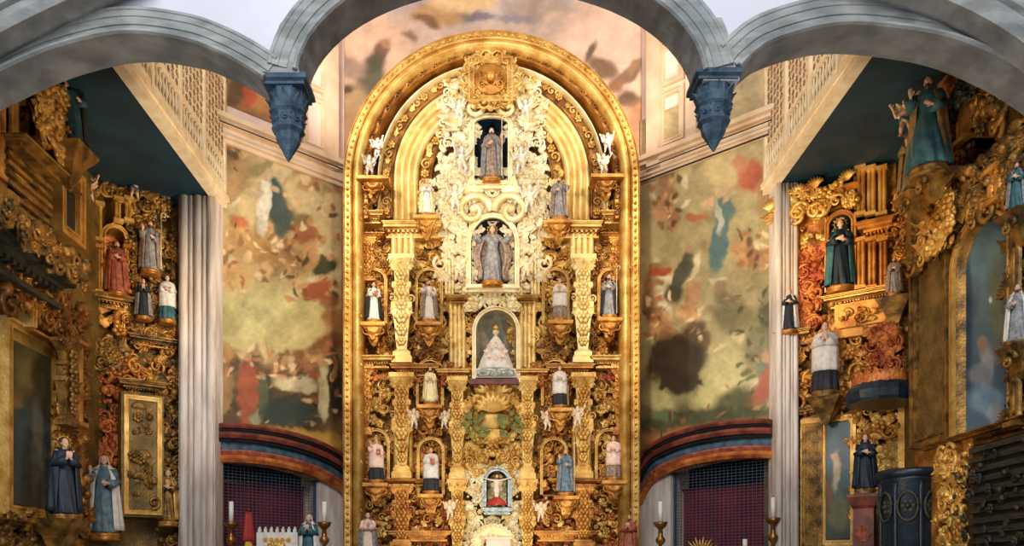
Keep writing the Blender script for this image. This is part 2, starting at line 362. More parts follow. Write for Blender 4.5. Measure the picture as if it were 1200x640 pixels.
def canvas(name, pl, x0, y0, x1, y1, d, nu, nz, base, blobs, parent=None, seed=1, m='paint', warp=9, bottom=None, grain=.16, th=.04):
    """painted sheet with thickness on a wall plane; picture content is given in photo coordinates of the sheet"""
    u0, _ = pl.uz(x0, y1, d); u1, _ = pl.uz(x1, y1, d)
    z1 = pl.uz(x0, y0, d)[1]; z0 = pl.uz(x1, y1, d)[1] if bottom is None else None
    U = np.linspace(u0, u1, nu); vs = []
    ZB = np.array([bottom(u) for u in U]) if bottom else np.full(nu, z0)
    T = np.linspace(0, 1, nz)
    UU = np.repeat(U[None], nz, 0); ZZ = ZB[None] + (z1 - ZB[None]) * T[:, None]
    wx = pl.p.x + UU * pl.t.x - d * pl.n.x; wy = pl.p.y + UU * pl.t.y - d * pl.n.y
    PX = CX + wx / wy * F; PY = HY - (ZZ - H) / wy * F
    C = paint(PX, PY, base, blobs, seed, warp, grain)
    n = nu * nz
    V = [(float(a), -d, float(b)) for a, b in zip(UU.ravel(), ZZ.ravel())]
    fs = [(i * nu + j, i * nu + j + 1, (i + 1) * nu + j + 1, (i + 1) * nu + j) for i in range(nz - 1) for j in range(nu - 1)]
    # edge strip and back
    per = [j for j in range(nu)] + [i * nu + nu - 1 for i in range(1, nz)] + [(nz - 1) * nu + j for j in range(nu - 2, -1, -1)] + [i * nu for i in range(nz - 2, 0, -1)]
    V += [(V[i][0], -d + th, V[i][2]) for i in per]; L = len(per)
    fs += [(per[(k + 1) % L], per[k], n + k, n + (k + 1) % L) for k in range(L)]
    mb = MB(); mb.add(V, fs); o = mb.build(name, m, parent, None if parent else pl.M)
    at = o.data.color_attributes.new('paint', 'FLOAT_COLOR', 'POINT')
    col = np.ones((len(V), 4), dtype=np.float32); col[:n, :3] = C.reshape(-1, 3); col[n:, :3] = col[per, :3]
    at.data.foreach_set('color', col.ravel())
    return o
# ================================================================== THE SETTING
D0 = 22.0
R = Pl(0, D0, 1, D0)                       # main altarpiece
BW = Pl(-4.4, 22.8, 4.3, 22.8)             # back wall
AL = Pl(-6.75, 20.1, -4.05, 22.7)          # angled apse walls
AR = Pl(3.95, 22.7, 6.75, 20.1)
SL = Pl(-8.55, 13.2, -8.55, 20.5)          # near side altars
SR_ = Pl(8.6, 20.5, 8.6, 13.2)
FL = Pl(-9.3, 19.2, -7.45, 20.45)          # diagonal side altars
FR = Pl(6.95, 20.45, 9.2, 18.9)
TOP = 19.0
mb = MB(); mb.box(-12, 12, -6, 26, -.3, 0); struct('floor', mb, 'floor')
mb = MB(); mb.box(-12, 12, 13.0, 26, TOP, TOP + .3); struct('ceiling', mb, 'plaster_warm')
mb = MB(); mb.box(-10.1, -9.7, 13.1, 23.2, 0, TOP); struct('wall_left', mb, 'plaster_warm')
mb = MB(); mb.box(9.7, 10.1, 13.1, 23.2, 0, TOP); struct('wall_right', mb, 'plaster_warm')
# back wall with its painted vault scene
peach = (240, 196, 156)
fres = [(560, -30, 150, 45, 0, (172, 166, 172), .5), (430, 60, 55, 50, 0, (238, 188, 150), .3), (715, 50, 55, 60, 0, (242, 198, 166), .3),
        (520, 12, 45, 16, -8, (196, 146, 84), .35), (545, 0, 40, 14, 5, (228, 190, 130), .4), (500, 25, 18, 7, 20, (130, 88, 52), .4), (630, 8, 40, 14, 0, (176, 150, 130), .4),
        (445, 66, 9, 24, 30, (122, 80, 50), .35), (455, 50, 5, 6, 0, (190, 130, 90), .3), (432, 92, 16, 30, 25, (86, 84, 56), .35), (410, 78, 18, 14, 20, (168, 132, 110), .4),
        (408, 120, 22, 22, 0, (176, 140, 88), .4), (415, 155, 22, 30, 0, (160, 116, 66), .4), (400, 105, 12, 5, 0, (80, 60, 44), .4),
        (705, 78, 20, 10, 35, (128, 92, 58), .4), (735, 88, 26, 8, -40, (140, 100, 62), .4), (745, 75, 14, 6, -35, (176, 134, 88), .4), (738, 118, 14, 14, 0, (112, 84, 52), .4),
        (722, 100, 10, 8, 0, (166, 108, 66), .4), (750, 150, 18, 26, 0, (206, 138, 88), .4), (690, 58, 14, 5, -60, (110, 84, 60), .4), (650, 20, 14, 8, 0, (214, 180, 150), .4),
        (480, 40, 12, 4, 30, (150, 110, 76), .4), (560, 20, 20, 5, 10, (120, 110, 118), .4), (600, 22, 22, 5, -10, (150, 136, 140), .4)]
bw = MB(); bw.box(-5.2, 5.2, 22.86, 23.2, 0, TOP); wb = struct('wall_back', bw, 'plaster_warm')
o = canvas('fresco', BW, 380, -60, 772, 330, .0, 150, 150, [(-60, (170, 164, 170)), (30, (206, 176, 156)), (90, (236, 190, 150)), (330, (210, 160, 110))], fres, None, 3, 'paint', 8, None, .12, .06)
tag(o, 'peach and grey painted sky fresco with figures above the golden altarpiece', 'fresco')
# angled walls, arch openings, murals
def cat(pts, n=8):
    out = []; P = [pts[0]] + list(pts) + [pts[-1]]
    for i in range(1, len(P) - 2):
        p0, p1, p2, p3 = P[i - 1:i + 3]
        for k in range(n):
            t = k / n
            out.append(tuple(.5 * (2 * p1[j] + (p2[j] - p0[j]) * t + (2 * p0[j] - 5 * p1[j] + 4 * p2[j] - p3[j]) * t * t + (-p0[j] + 3 * p1[j] - 3 * p2[j] + p3[j]) * t ** 3) for j in range(2)))
    out.append(tuple(pts[-1])); return out
archL = [AL.uz(x, y) for x, y in ((205, 546), (247, 541), (290, 542), (330, 548), (365, 558), (392, 572), (408, 590))]
archR = [AR.uz(x, y) for x, y in ((752, 592), (766, 566), (790, 552), (820, 543), (860, 537), (905, 536), (950, 540))]
def interp(pts):
    xs = [p[0] for p in pts]; zs = [p[1] for p in pts]
    return lambda u: float(np.interp(u, xs, zs))
inL = interp(cat(archL)); inR = interp(cat(archR))
def angled(name, pl, low, ulo, uhi):
    mb = MB(); n = 40; f = []; U = [ulo + (uhi - ulo) * i / n for i in range(n + 1)]
    rings = [[(u, -0.0, low(u)), (u, 0.0, TOP), (u, .45, TOP), (u, .45, low(u))] for u in U]
    mb.loft(rings, None, True, True, False); return struct(name, mb, 'plaster_pink', pl.M)
angled('wall_back_left', AL, inL, -.1, AL.len + .05); angled('wall_back_right', AR, inR, -.05, AR.len + .1)
muL = [(313, 330, 80, 130, 0, (206, 180, 118), .5), (275, 200, 22, 40, 10, (176, 136, 84), .4), (268, 182, 12, 14, 0, (150, 110, 66), .4), (282, 168, 8, 8, 0, (128, 96, 58), .4),
       (330, 248, 15, 32, -12, (92, 92, 70), .35), (322, 225, 9, 16, 0, (80, 96, 88), .3), (311, 240, 7.5, 33, 4, (236, 222, 186), .25), (314, 207, 5, 6, 0, (216, 176, 130), .3),
       (352, 196, 10, 12, 20, (178, 120, 72), .4), (362, 214, 13, 8, -20, (196, 142, 86), .4), (345, 178, 9, 8, 0, (150, 116, 72), .4), (375, 190, 12, 16, 10, (186, 146, 92), .4), (388, 240, 10, 20, 0, (216, 180, 120), .4),
       (282, 262, 13, 7, 20, (196, 110, 58), .35), (268, 280, 18, 16, 0, (196, 152, 88), .4), (300, 290, 26, 22, 0, (186, 138, 76), .35), (330, 306, 30, 22, 10, (170, 126, 68), .4), (272, 322, 22, 14, 0, (206, 160, 92), .4),
       (290, 300, 6, 8, 0, (226, 188, 126), .4), (312, 315, 7, 8, 0, (218, 176, 112), .4), (262, 300, 6, 10, 0, (150, 100, 56), .4), (340, 290, 6, 10, 0, (120, 84, 46), .4), (350, 262, 14, 10, -20, (130, 104, 62), .4),
       (358, 278, 12, 12, 0, (160, 92, 50), .4), (378, 312, 15, 9, -15, (66, 70, 44), .35), (372, 338, 18, 11, -25, (172, 76, 40), .3), (385, 352, 12, 10, 0, (150, 80, 44), .4), (362, 300, 8, 14, 10, (204, 150, 92), .4),
       (308, 368, 60, 26, -6, (214, 200, 128), .45), (345, 385, 40, 22, -20, (206, 186, 116), .45), (262, 385, 22, 26, 0, (176, 160, 96), .4), (390, 375, 14, 14, -30, (160, 110, 56), .4),
       (325, 470, 95, 44, 0, (82, 66, 38), .28), (385, 405, 24, 14, -35, (140, 88, 44), .35), (262, 420, 22, 16, 0, (130, 90, 44), .4), (262, 412, 10, 9, 0, (176, 124, 66), .4), (275, 428, 8, 8, 0, (90, 60, 34), .4),
       (295, 425, 9, 22, 10, (64, 70, 44), .35), (298, 408, 5, 6, 0, (180, 130, 88), .3), (290, 455, 10.5, 34, 2, (176, 74, 36), .25), (262, 458, 13, 26, 10, (168, 124, 58), .35), (250, 470, 8, 24, 0, (60, 50, 30), .35),
       (312, 462, 6, 28, 0, (70, 60, 40), .35), (330, 425, 10, 7, 0, (196, 146, 84), .4), (322, 438, 9, 8, 0, (168, 96, 54), .4), (345, 432, 9, 8, 0, (120, 78, 44), .4), (362, 430, 10, 9, 0, (176, 116, 66), .4), (375, 420, 8, 8, 0, (196, 146, 90), .4), (352, 418, 8, 6, 0, (150, 96, 54), .4),
       (345, 450, 26, 9, 4, (214, 190, 138), .35), (335, 485, 30, 17, 3, (44, 58, 52), .25), (300, 490, 7, 10, 0, (150, 150, 110), .4), (379, 462, 6, 32, 4, (196, 176, 124), .3), (392, 450, 8, 40, 0, (48, 44, 34), .35),
       (320, 512, 110, 10, 4, (196, 146, 50), .35)]
muR = [(830, 300, 90, 150, 0, (176, 156, 102), .5), (800, 185, 30, 20, -10, (196, 170, 112), .4), (845, 190, 22, 30, 0, (204, 176, 116), .4), (782, 232, 10, 16, 10, (182, 120, 70), .4), (776, 252, 12, 9, 0, (200, 142, 86), .4), (790, 258, 9, 10, 0, (170, 112, 66), .4), (775, 210, 7, 10, 0, (166, 116, 72), .4),
       (818, 256, 10, 5, -10, (186, 110, 58), .35), (843, 275, 9, 40, 4, (92, 124, 116), .25), (850, 245, 12, 18, 15, (104, 124, 110), .3), (843, 255, 5, 20, 0, (190, 184, 150), .3), (842, 226, 5, 6, 0, (220, 176, 126), .3), (832, 240, 6, 10, 20, (216, 170, 116), .35), (855, 222, 5, 14, 30, (206, 170, 116), .35),
       (880, 205, 14, 18, 30, (186, 88, 54), .4), (868, 190, 10, 10, 0, (196, 128, 84), .4), (893, 230, 10, 16, 0, (176, 132, 82), .4), (866, 292, 12, 14, 0, (182, 132, 80), .4), (884, 302, 12, 12, 10, (170, 114, 66), .4), (902, 300, 9, 14, 0, (196, 150, 94), .4), (878, 285, 5, 6, 0, (122, 84, 50), .4),
       (843, 336, 12, 9, 0, (160, 130, 88), .35), (852, 350, 18, 10, 20, (130, 112, 74), .4), (772, 318, 12, 6, -15, (190, 72, 40), .3), (762, 335, 8, 12, 0, (150, 104, 62), .4), (798, 318, 9, 24, 22, (92, 88, 64), .3), (805, 302, 6, 8, 0, (150, 130, 96), .35), (790, 345, 12, 12, 30, (70, 66, 48), .35),
       (812, 348, 6, 18, 10, (198, 138, 84), .35), (806, 368, 14, 9, 0, (206, 148, 92), .35), (772, 380, 14, 18, 0, (176, 124, 68), .35), (762, 360, 8, 18, 0, (128, 86, 48), .4), (860, 372, 30, 16, 10, (128, 116, 70), .45), (896, 330, 14, 22, 0, (156, 138, 92), .4),
       (795, 418, 34, 30, 0, (66, 50, 32), .25), (798, 445, 22, 18, 0, (62, 48, 32), .25), (812, 388, 14, 12, 0, (92, 64, 38), .3), (782, 395, 10, 10, 0, (140, 96, 54), .35), (826, 400, 8, 12, 0, (110, 82, 46), .35), (770, 430, 10, 18, 0, (70, 56, 36), .35),
       (852, 440, 26, 34, 20, (206, 190, 124), .4), (832, 470, 22, 14, -20, (190, 176, 108), .4), (775, 468, 20, 12, 20, (170, 156, 96), .4), (905, 368, 16, 24, 10, (88, 86, 54), .35), (890, 400, 18, 14, 0, (120, 116, 72), .4), (885, 420, 14, 22, 0, (140, 128, 80), .4),
       (900, 446, 13, 24, 18, (190, 84, 46), .28), (893, 430, 7, 16, 20, (110, 120, 92), .35), (916, 445, 7, 20, 0, (60, 92, 78), .3), (898, 415, 5, 6, 0, (196, 146, 98), .3), (912, 420, 6, 7, 0, (150, 100, 62), .35), (882, 470, 9, 12, 0, (160, 100, 56), .35),
       (860, 470, 26, 14, -25, (84, 82, 46), .4), (850, 488, 45, 12, -8, (64, 70, 42), .35), (790, 496, 50, 12, -6, (72, 76, 46), .35), (780, 486, 14, 6, 0, (96, 110, 70), .4), (840, 505, 90, 9, -6, (160, 104, 50), .4), (800, 512, 50, 7, -8, (176, 110, 62), .4)]
def strokes(seed, n, x0, x1, y0, y1, pal, r0=2.5, r1=7):
    g = random.Random(seed); return [(g.uniform(x0, x1), g.uniform(y0, y1), g.uniform(r0, r1), g.uniform(r0, r1) * .5, g.uniform(0, 180), g.choice(pal), .45) for _ in range(n)]
flesh = [(214, 168, 108), (196, 142, 84), (150, 104, 58), (228, 196, 140), (112, 78, 46), (176, 108, 62)]
darks = [(70, 54, 34), (108, 78, 46), (176, 132, 80), (148, 86, 48), (54, 48, 36), (200, 168, 116)]
fog = [(210, 190, 132), (184, 160, 104), (160, 138, 88), (218, 200, 150)]
muL = muL[:2] + strokes(1, 50, 252, 400, 165, 330, fog, 5, 14) + muL[2:] + strokes(2, 60, 255, 350, 262, 335, flesh) + strokes(3, 40, 335, 398, 170, 290, flesh) + strokes(4, 30, 335, 395, 300, 350, [(150, 78, 42), (90, 74, 44), (196, 142, 84)]) + strokes(5, 60, 250, 398, 405, 445, flesh) + strokes(6, 60, 250, 398, 435, 500, darks) + strokes(7, 18, 262, 290, 165, 200, darks)
muR = muR[:2] + strokes(11, 60, 756, 915, 170, 480, fog, 5, 14) + muR[2:] + strokes(12, 30, 765, 800, 200, 270, flesh) + strokes(13, 30, 858, 908, 270, 315, flesh) + strokes(14, 40, 756, 820, 310, 400, flesh) + strokes(15, 30, 765, 825, 390, 455, [(92, 66, 40), (54, 42, 30), (120, 88, 52)]) + strokes(16, 50, 850, 920, 330, 480, [(110, 104, 62), (150, 136, 84), (84, 80, 50), (176, 140, 88)]) + strokes(17, 40, 760, 915, 478, 510, [(90, 84, 52), (140, 96, 54), (64, 66, 42)])
muL += [(328, 246, 12, 32, -12, (70, 84, 76), .25), (322, 222, 8, 16, 0, (66, 86, 84), .25), (311, 240, 7.5, 34, 4, (226, 214, 184), .2), (314, 205, 4.5, 6, 0, (206, 166, 124), .3), (303, 228, 8, 3.5, -40, (200, 170, 130), .3), (323, 222, 7, 3, 30, (196, 164, 124), .3),
        (290, 458, 10, 34, 3, (160, 80, 46), .2), (290, 417, 5, 6, 0, (184, 136, 92), .3), (263, 462, 10, 24, 12, (150, 112, 58), .25), (306, 470, 6, 26, -4, (84, 88, 58), .25), (379, 462, 5.5, 30, 4, (188, 170, 124), .25), (380, 428, 5, 6, 0, (176, 130, 86), .3), (345, 452, 24, 7, 4, (206, 186, 140), .25), (340, 484, 34, 16, 3, (52, 62, 54), .25), (372, 338, 15, 9, -25, (158, 84, 50), .3), (376, 313, 13, 6, -15, (70, 76, 50), .3)]
muR += [(843, 275, 8, 40, 4, (88, 116, 110), .2), (851, 245, 9, 18, 15, (96, 118, 106), .25), (842, 255, 4.5, 20, 0, (186, 182, 152), .25), (842, 225, 4.5, 6, 0, (206, 166, 120), .3), (830, 244, 9, 3, 30, (204, 166, 118), .3), (856, 226, 3, 12, 25, (200, 166, 118), .3), (816, 256, 9, 4, -10, (176, 108, 62), .3),
        (900, 447, 11, 24, 18, (170, 88, 56), .22), (898, 417, 4.5, 6, 0, (190, 142, 98), .3), (914, 445, 7, 20, 0, (60, 86, 76), .25), (912, 421, 4.5, 6, 0, (180, 134, 90), .3), (798, 318, 8, 24, 22, (84, 82, 62), .25), (806, 293, 4, 5, 0, (180, 140, 96), .3), (812, 348, 5.5, 18, 10, (190, 134, 84), .25), (795, 420, 32, 26, 0, (58, 46, 32), .2), (798, 446, 20, 16, 0, (54, 44, 30), .2), (772, 318, 12, 5, -15, (168, 74, 46), .3)]
ZBAND = .82
oL = canvas('mural_painting', AL, 236, 142, 401, 520, .05, 170, 330, [(140, (214, 188, 136)), (330, (190, 164, 104)), (400, (170, 150, 90)), (430, (90, 70, 42)), (560, (150, 104, 48))], muL, None, 11, 'varnish', 7, lambda u: inL(u) + ZBAND)
tag(oL, 'tall mural of a robed woman rising over a crowd, left of the golden altarpiece', 'painting')
oR = canvas('mural_painting', AR, 750, 142, 930, 520, .05, 170, 330, [(140, (206, 182, 130)), (330, (164, 146, 94)), (430, (150, 136, 84)), (480, (110, 100, 62)), (560, (160, 110, 60))], muR, None, 23, 'varnish', 7, lambda u: inR(u) + ZBAND)
# top edge must share one height on the right wall too
tag(oR, 'tall mural of a blue robed figure over dark rocks, right of the altarpiece', 'painting')
def arch_trim(name, pl, low, ulo, uhi, lab):
    t = thing(name, lab, 'arch moulding', pl.M)
    U = [ulo + (uhi - ulo) * i / 60 for i in range(61)]
    def strip(nm, a, b, d, m, zig=0):
        mb = MB(); rings = []
        for i, u in enumerate(U):
            lo = low(u)
            rings.append([(u, -.02, lo + a), (u, -d, lo + a), (u, -d - .03, lo + (a + b) / 2), (u, -d, lo + b), (u, -.02, lo + b)])
        mb.loft(rings, None, True, True, False)
        if zig:
            for i in range(0, 60, 2):
                u = U[i]; lo = low(u); w = (uhi - ulo) / 60
                mb.add([(u - w, -d - .02, lo + a), (u + w, -d - .02, lo + a), (u, -d - .07, lo + b * .55 + a * .45), (u, -.04, lo + a)], [(0, 1, 2), (0, 2, 3), (1, 3, 2)], None, False)
        o = mb.build(nm, m, t); return o
    strip('orange_band', -.04, .14, .20, 'gold_red'); strip('grey_band', .14, .44, .16, 'stone_dark'); 
    zz = strip('zigzag_band', .15, .30, .17, 'rust_cloth', 1); strip('dark_band', .44, .52, .26, 'dark')
    strip('red_band', .52, .68, .34, 'mahogany'); strip('black_band', .68, .75, .38, 'dark'); strip('top_band', .75, .86, .44, 'mahogany')
arch_trim('arch_moulding', AL, inL, .12, AL.len + .02, 'curved dark red and grey arch moulding under the left mural')
arch_trim('arch_moulding', AR, inR, -.02, AR.len - .12, 'curved dark red and grey arch moulding under the right mural')
# recesses behind the two arches
def recess(pl, low, ulo, uhi, side):
    mb = MB(); d = 2.6
    mb.box(ulo - .1, uhi + .1, d, d + .15, 0, 7); mb.box(ulo - .25, ulo - .1, .45, d, 0, 7); mb.box(uhi + .1, uhi + .25, .45, d, 0, 7); mb.box(ulo - .1, uhi + .1, .45, d, 7, 7.15)
    struct('wall_chapel_' + side, mb, 'navy_wood', pl.M)
recess(AL, inL, .15, AL.len - .12, 'left'); recess(AR, inR, .12, AR.len - .15, 'right')
# pale jamb beside each grille
mb = MB(); u0, u1, z0, z1 = AL.rect(374, 574, 404, 660, 0)
mb.box(u0, u1 + .3, .0, .45, 0, inL(u0 + .2)); struct('trim_1', mb, 'stone_warm', AL.M)
mb = MB(); u0b, u1b, z0, z1 = AR.rect(758, 574, 786, 660, 0)
mb.box(u0b - .3, u1b, .0, .45, 0, inR(u1b - .2)); struct('trim_2', mb, 'stone_warm', AR.M)
def grille(pl, low, ulo, uhi, lab):
    t = thing('grille', lab, 'grille', pl.M); mb = MB(); s = .105
    n = int((uhi - ulo) / s)
    for i in range(n + 1):
        u = ulo + i * (uhi - ulo) / n; mb.box(u - .005, u + .005, .16, .17, 1.2, low(u) + .03)
    mb.build('upright_bars', 'iron', t).__setitem__('kind', 'stuff')
    mb = MB(); z = 1.25
    while z < 5.6:
        us = [ulo + k * .05 for k in range(int((uhi - ulo) / .05) + 1)]; ok = [u for u in us if low(u) > z]
        if len(ok) > 1: mb.box(min(ok), max(ok), .15, .16, z - .006, z + .006)
        z += .075
    mb.build('cross_bars', 'iron', t).__setitem__('kind', 'stuff')
    mb = MB(); mb.box(ulo - .04, ulo + .04, .12, .22, 0, low(ulo)); mb.box(uhi - .04, uhi + .04, .12, .22, 0, low(uhi)); mb.box(ulo, uhi, .12, .22, 1.0, 1.1)
    mb.build('frame', 'iron', t)
grille(AL, inL, .05, u0 + 0 if False else AL.rect(374, 574, 404, 660, 0)[0], 'fine wire grille in front of the purple-red curtain, left arch')
grille(AR, inR, u1b, AR.len - .05, 'fine wire grille in front of the purple-red curtain, right arch')
def curtain(pl, ulo, uhi, ztop, lab, d=.8):
    t = thing('curtain', lab, 'curtain', pl.M); mb = MB(); n = 160; rings = []
    for zi in range(9):
        z = .1 + (ztop - .1) * zi / 8
        rings.append([(ulo + (uhi - ulo) * i / n, d + .07 * math.sin(i * .85 + .4 * math.sin(i * .13)) * (1.15 - .35 * zi / 8), z) for i in range(n + 1)])
    mb.loft(rings, None, False, False); o = mb.build('cloth', 'burgundy', t)
    sm = o.modifiers.new('thick', 'SOLIDIFY'); sm.thickness = .012
    mb = MB(); mb.tube([(ulo - .05, d, ztop + .02), (uhi + .05, d, ztop + .02)], .025, 8); mb.build('rod', 'bronze', t)
curtain(AL, .1, AL.len - .75, 4.05, 'purple-red pleated curtain behind the left grille'); curtain(AR, .75, AR.len - .1, 4.0, 'purple-red pleated curtain behind the right grille')
# cornice over the murals, frieze frame
def wall_cornice(name, pl, px, py, ulo, uhi):
    z = pl.uz(px, py, .3)[1]; mb = MB()
    for a, b, dd in ((-.16, -.06, .14), (-.06, .0, .22), (0, .2, .16), (.2, .28, .3), (.28, .4, .42)):
        mb.box(ulo, uhi, -dd, 0.02, z + a, z + b)
    struct(name, mb, 'plaster_warm', pl.M); return z
zc = wall_cornice('trim_3', AL, 268, 156, -.1, AL.len + .05); wall_cornice('trim_4', AR, 895, 148, -.05, AR.len + .1)
mb = MB(); mb.box(-.5, AL.len, -.17, -.14, zc - .03, zc + .0); mb.box(-.5, AL.len, -.33, -.3, zc + .2, zc + .215); struct('trim_5', mb, 'dark', AL.M)
mb = MB(); mb.box(0, AR.len + .5, -.17, -.14, zc - .03, zc + .0); mb.box(0, AR.len + .5, -.33, -.3, zc + .2, zc + .215); struct('trim_6', mb, 'dark', AR.M)
# oval frescoes and pilasters above the cornice
obl = [(298, 118, 34, 30, 20, (196, 132, 66), .4), (290, 112, 10, 12, 0, (196, 84, 40), .35), (308, 105, 10, 8, 0, (214, 166, 90), .35), (280, 98, 8, 10, 0, (84, 62, 40), .35), (300, 140, 20, 9, 30, (160, 112, 60), .4), (275, 110, 10, 14, 0, (110, 80, 48), .4)]
obr = [(872, 110, 34, 30, 20, (176, 104, 56), .4), (862, 104, 10, 12, 0, (176, 76, 44), .35), (880, 95, 10, 8, 0, (206, 156, 50), .35), (858, 128, 12, 9, 0, (206, 150, 110), .4), (890, 88, 8, 10, 0, (230, 180, 60), .35)]
def lunette(pl, pts, blobs, seed, lab):
    u0, z0 = pl.uz(pts[0], pts[3], .02); u1, z1 = pl.uz(pts[2], pts[1], .02)
    o = canvas('lunette_painting', pl, pts[0], pts[1], pts[2], pts[3], .03, 60, 60, [(60, (90, 66, 44)), (150, (176, 124, 70))], blobs, None, seed, 'paint', 6, None, .15, .03)
    tag(o, lab, 'fresco')
    return o
lunette(AL, (262, 80, 333, 150), obl, 31, 'small reddish brown fresco above the left mural, behind the hanging stone capital')
lunette(AR, (848, 80, 905, 150), obr, 37, 'small reddish brown fresco above the right mural, behind the hanging stone capital')
def wall_pilaster(name, pl, x0, x1, y0, y1, m='plaster_warm', d=.22, pan=True):
    mb = MB(); a, b, z0, z1 = pl.rect(x0, y0, x1, y1, d); mb.box(a, b, -d, 0.02, z0, z1 + 2.5)
    struct(name, mb, m, pl.M)
wall_pilaster('trim_7', AL, 340, 352, 60, 176); wall_pilaster('trim_8', AL, 384, 397, 60, 196, d=.3)
wall_pilaster('trim_9', AR, 803, 815, 60, 176); wall_pilaster('trim_10', AR, 757, 771, 60, 196, d=.3)
def wall_panel(name, pl, x0, y0, x1, y1):
    mb = MB(); a, b, z0, z1 = pl.rect(x0, y0, x1, y1, .05); frame(mb, a, b, z0, z1, .0, .14, .12); struct(name, mb, 'plaster_warm', pl.M)
wall_panel('trim_11', AL, 354, 112, 382, 176); wall_panel('trim_12', AR, 773, 104, 802, 168)
wall_panel('trim_13', AL, 354, 60, 382, 106); wall_panel('trim_14', AR, 773, 50, 802, 98)
# stone pilasters beside the murals
def stone_pier(name, lab, px0, px1, Y, ztop):
    x0 = (px0 - CX) / F * Y; x1 = (px1 - CX) / F * Y; w_ = x1 - x0
    t = thing(name, lab, 'pilaster', Matrix.Translation(((x0 + x1) / 2, Y + .35, 0)))
    mb = MB(); mb.box(-w_ / 2, w_ / 2, -.22, .35, .0, ztop)
    for k, (c, r) in enumerate(((-.36, .12), (-.16, .07), (.02, .11), (.2, .06), (.38, .1))):
        mb.lathe([(r * w_, 0), (r * w_, ztop)], 14, None, True, (c * w_, -.22))
    mb.build('shaft', 'stone_warm', t)
    mb = MB(); mb.box(-w_ * .56, w_ * .56, -.4, .35, 0, .5); mb.box(-w_ * .53, w_ * .53, -.36, .35, .5, .62); mb.build('base', 'stone_warm', t)
stone_pier('stone_pilaster', 'pale fluted stone pilaster left of the left mural', 207, 250, 19.6, 10.48)
stone_pier('stone_pilaster', 'narrow pale stone pilaster right of the right mural', 912, 938, 19.6, 10.78)
# ------------------------------------------------------------------ arch screen of the nave
A0 = 12.4; A1 = 13.06
A = Pl(0, A0, 1, A0); SA = A0 / F
def ax(px): return (px - CX) * SA
def az(py): return H + (HY - py) * SA
cen = [(586.5 - 238.5 * math.cos(a), 96 - 144 * math.sin(a)) for a in [PI * k / 36 for k in range(1, 36)]]
lef = cat([(-150, 400), (-146, 260), (-118, 176), (-60, 120), (0, 86), (69, 57), (144, 41), (213, 48), (256, 63), (288, 80), (309, 94)], 6)
rig = cat([(868, 80), (880, 68), (900, 53), (940, 39), (985, 31), (1037, 33), (1106, 44), (1160, 64), (1215, 94), (1270, 140), (1315, 210), (1330, 400)], 6)
def normals(P):
    out = []
    for i in range(len(P)):
        a = P[max(i - 1, 0)]; b = P[min(i + 1, len(P) - 1)]; dx = b[0] - a[0]; dy = b[1] - a[1]; L = math.hypot(dx, dy); out.append((dy / L, -dx / L))
    return out
def stone_arch(name, P, wid, lab):
    N = normals(P); t = thing(name, lab, 'stone arch', Matrix.Translation((0, A0, 0)))
    def sweep(nm, prof, m):           # prof: (outward px, y metres)
        mb = MB(); rings = []
        for (x, y), (nx, ny) in zip(P, N):
            rings.append([(ax(x + nx * o_), yy, az(y + ny * o_)) for o_, yy in prof])
        mb.loft(rings, None, True, True, True)
        for k in range(len(mb.sm)): mb.sm[k] = False
        mb.build(nm, m, t)
    W = wid
    sweep('soffit', [(0, .0), (0, A1 - A0), (6, A1 - A0), (6, .0)], 'stone')
    sweep('roll_moulding', [(-.5, .02), (-.5, -.04), (1.5, -.08), (4, -.08), (6, -.04), (6, .1)], 'stone')
    sweep('face', [(6, .1), (6, .0), (W * .34, -.015), (W * .36, -.035), (W * .62, -.04), (W * .64, -.055), (W * .84, -.06), (W * .87, -.075), (W * .96, -.07), (W, -.05), (W, .1)], 'stone')
stone_arch('stone_arch', cen, 36, 'grey stone middle arch framing the golden altarpiece')
stone_arch('stone_arch', lef, 31, 'grey stone arch over the left side altars')
stone_arch('stone_arch', rig, 36, 'grey stone arch over the right side altars')
# plaster above the arches (one wall, its lower edge follows the three arches)
def lowline(px):
    best = None
    for P in (lef, cen, rig):
        xs = [p[0] for p in P]
        if min(xs) <= px <= max(xs):
            if P is lef: Q = [p for p in P if p[0] >= -150]
            y = float(np.interp(px, xs, [p[1] for p in P])) - 4
            best = y if best is None else max(best, y)
    return best if best is not None else (92 if -150 < px < 1330 else 840)
xs = sorted(set([-260, -152] + list(range(-150, 1331, 6)) + [1332, 1440] + [309, 310, 348, 349, 350, 823, 824, 825, 867, 868]))
mb = MB(); rings = [[(ax(x), .04, az(lowline(x))), (ax(x), .04, az(-160)), (ax(x), A1 - A0 - .02, az(-160)), (ax(x), A1 - A0 - .02, az(lowline(x)))] for x in xs]
mb.loft(rings, None, True, True, False); struct('wall_front', mb, 'plaster', Matrix.Translation((0, A0, 0)))
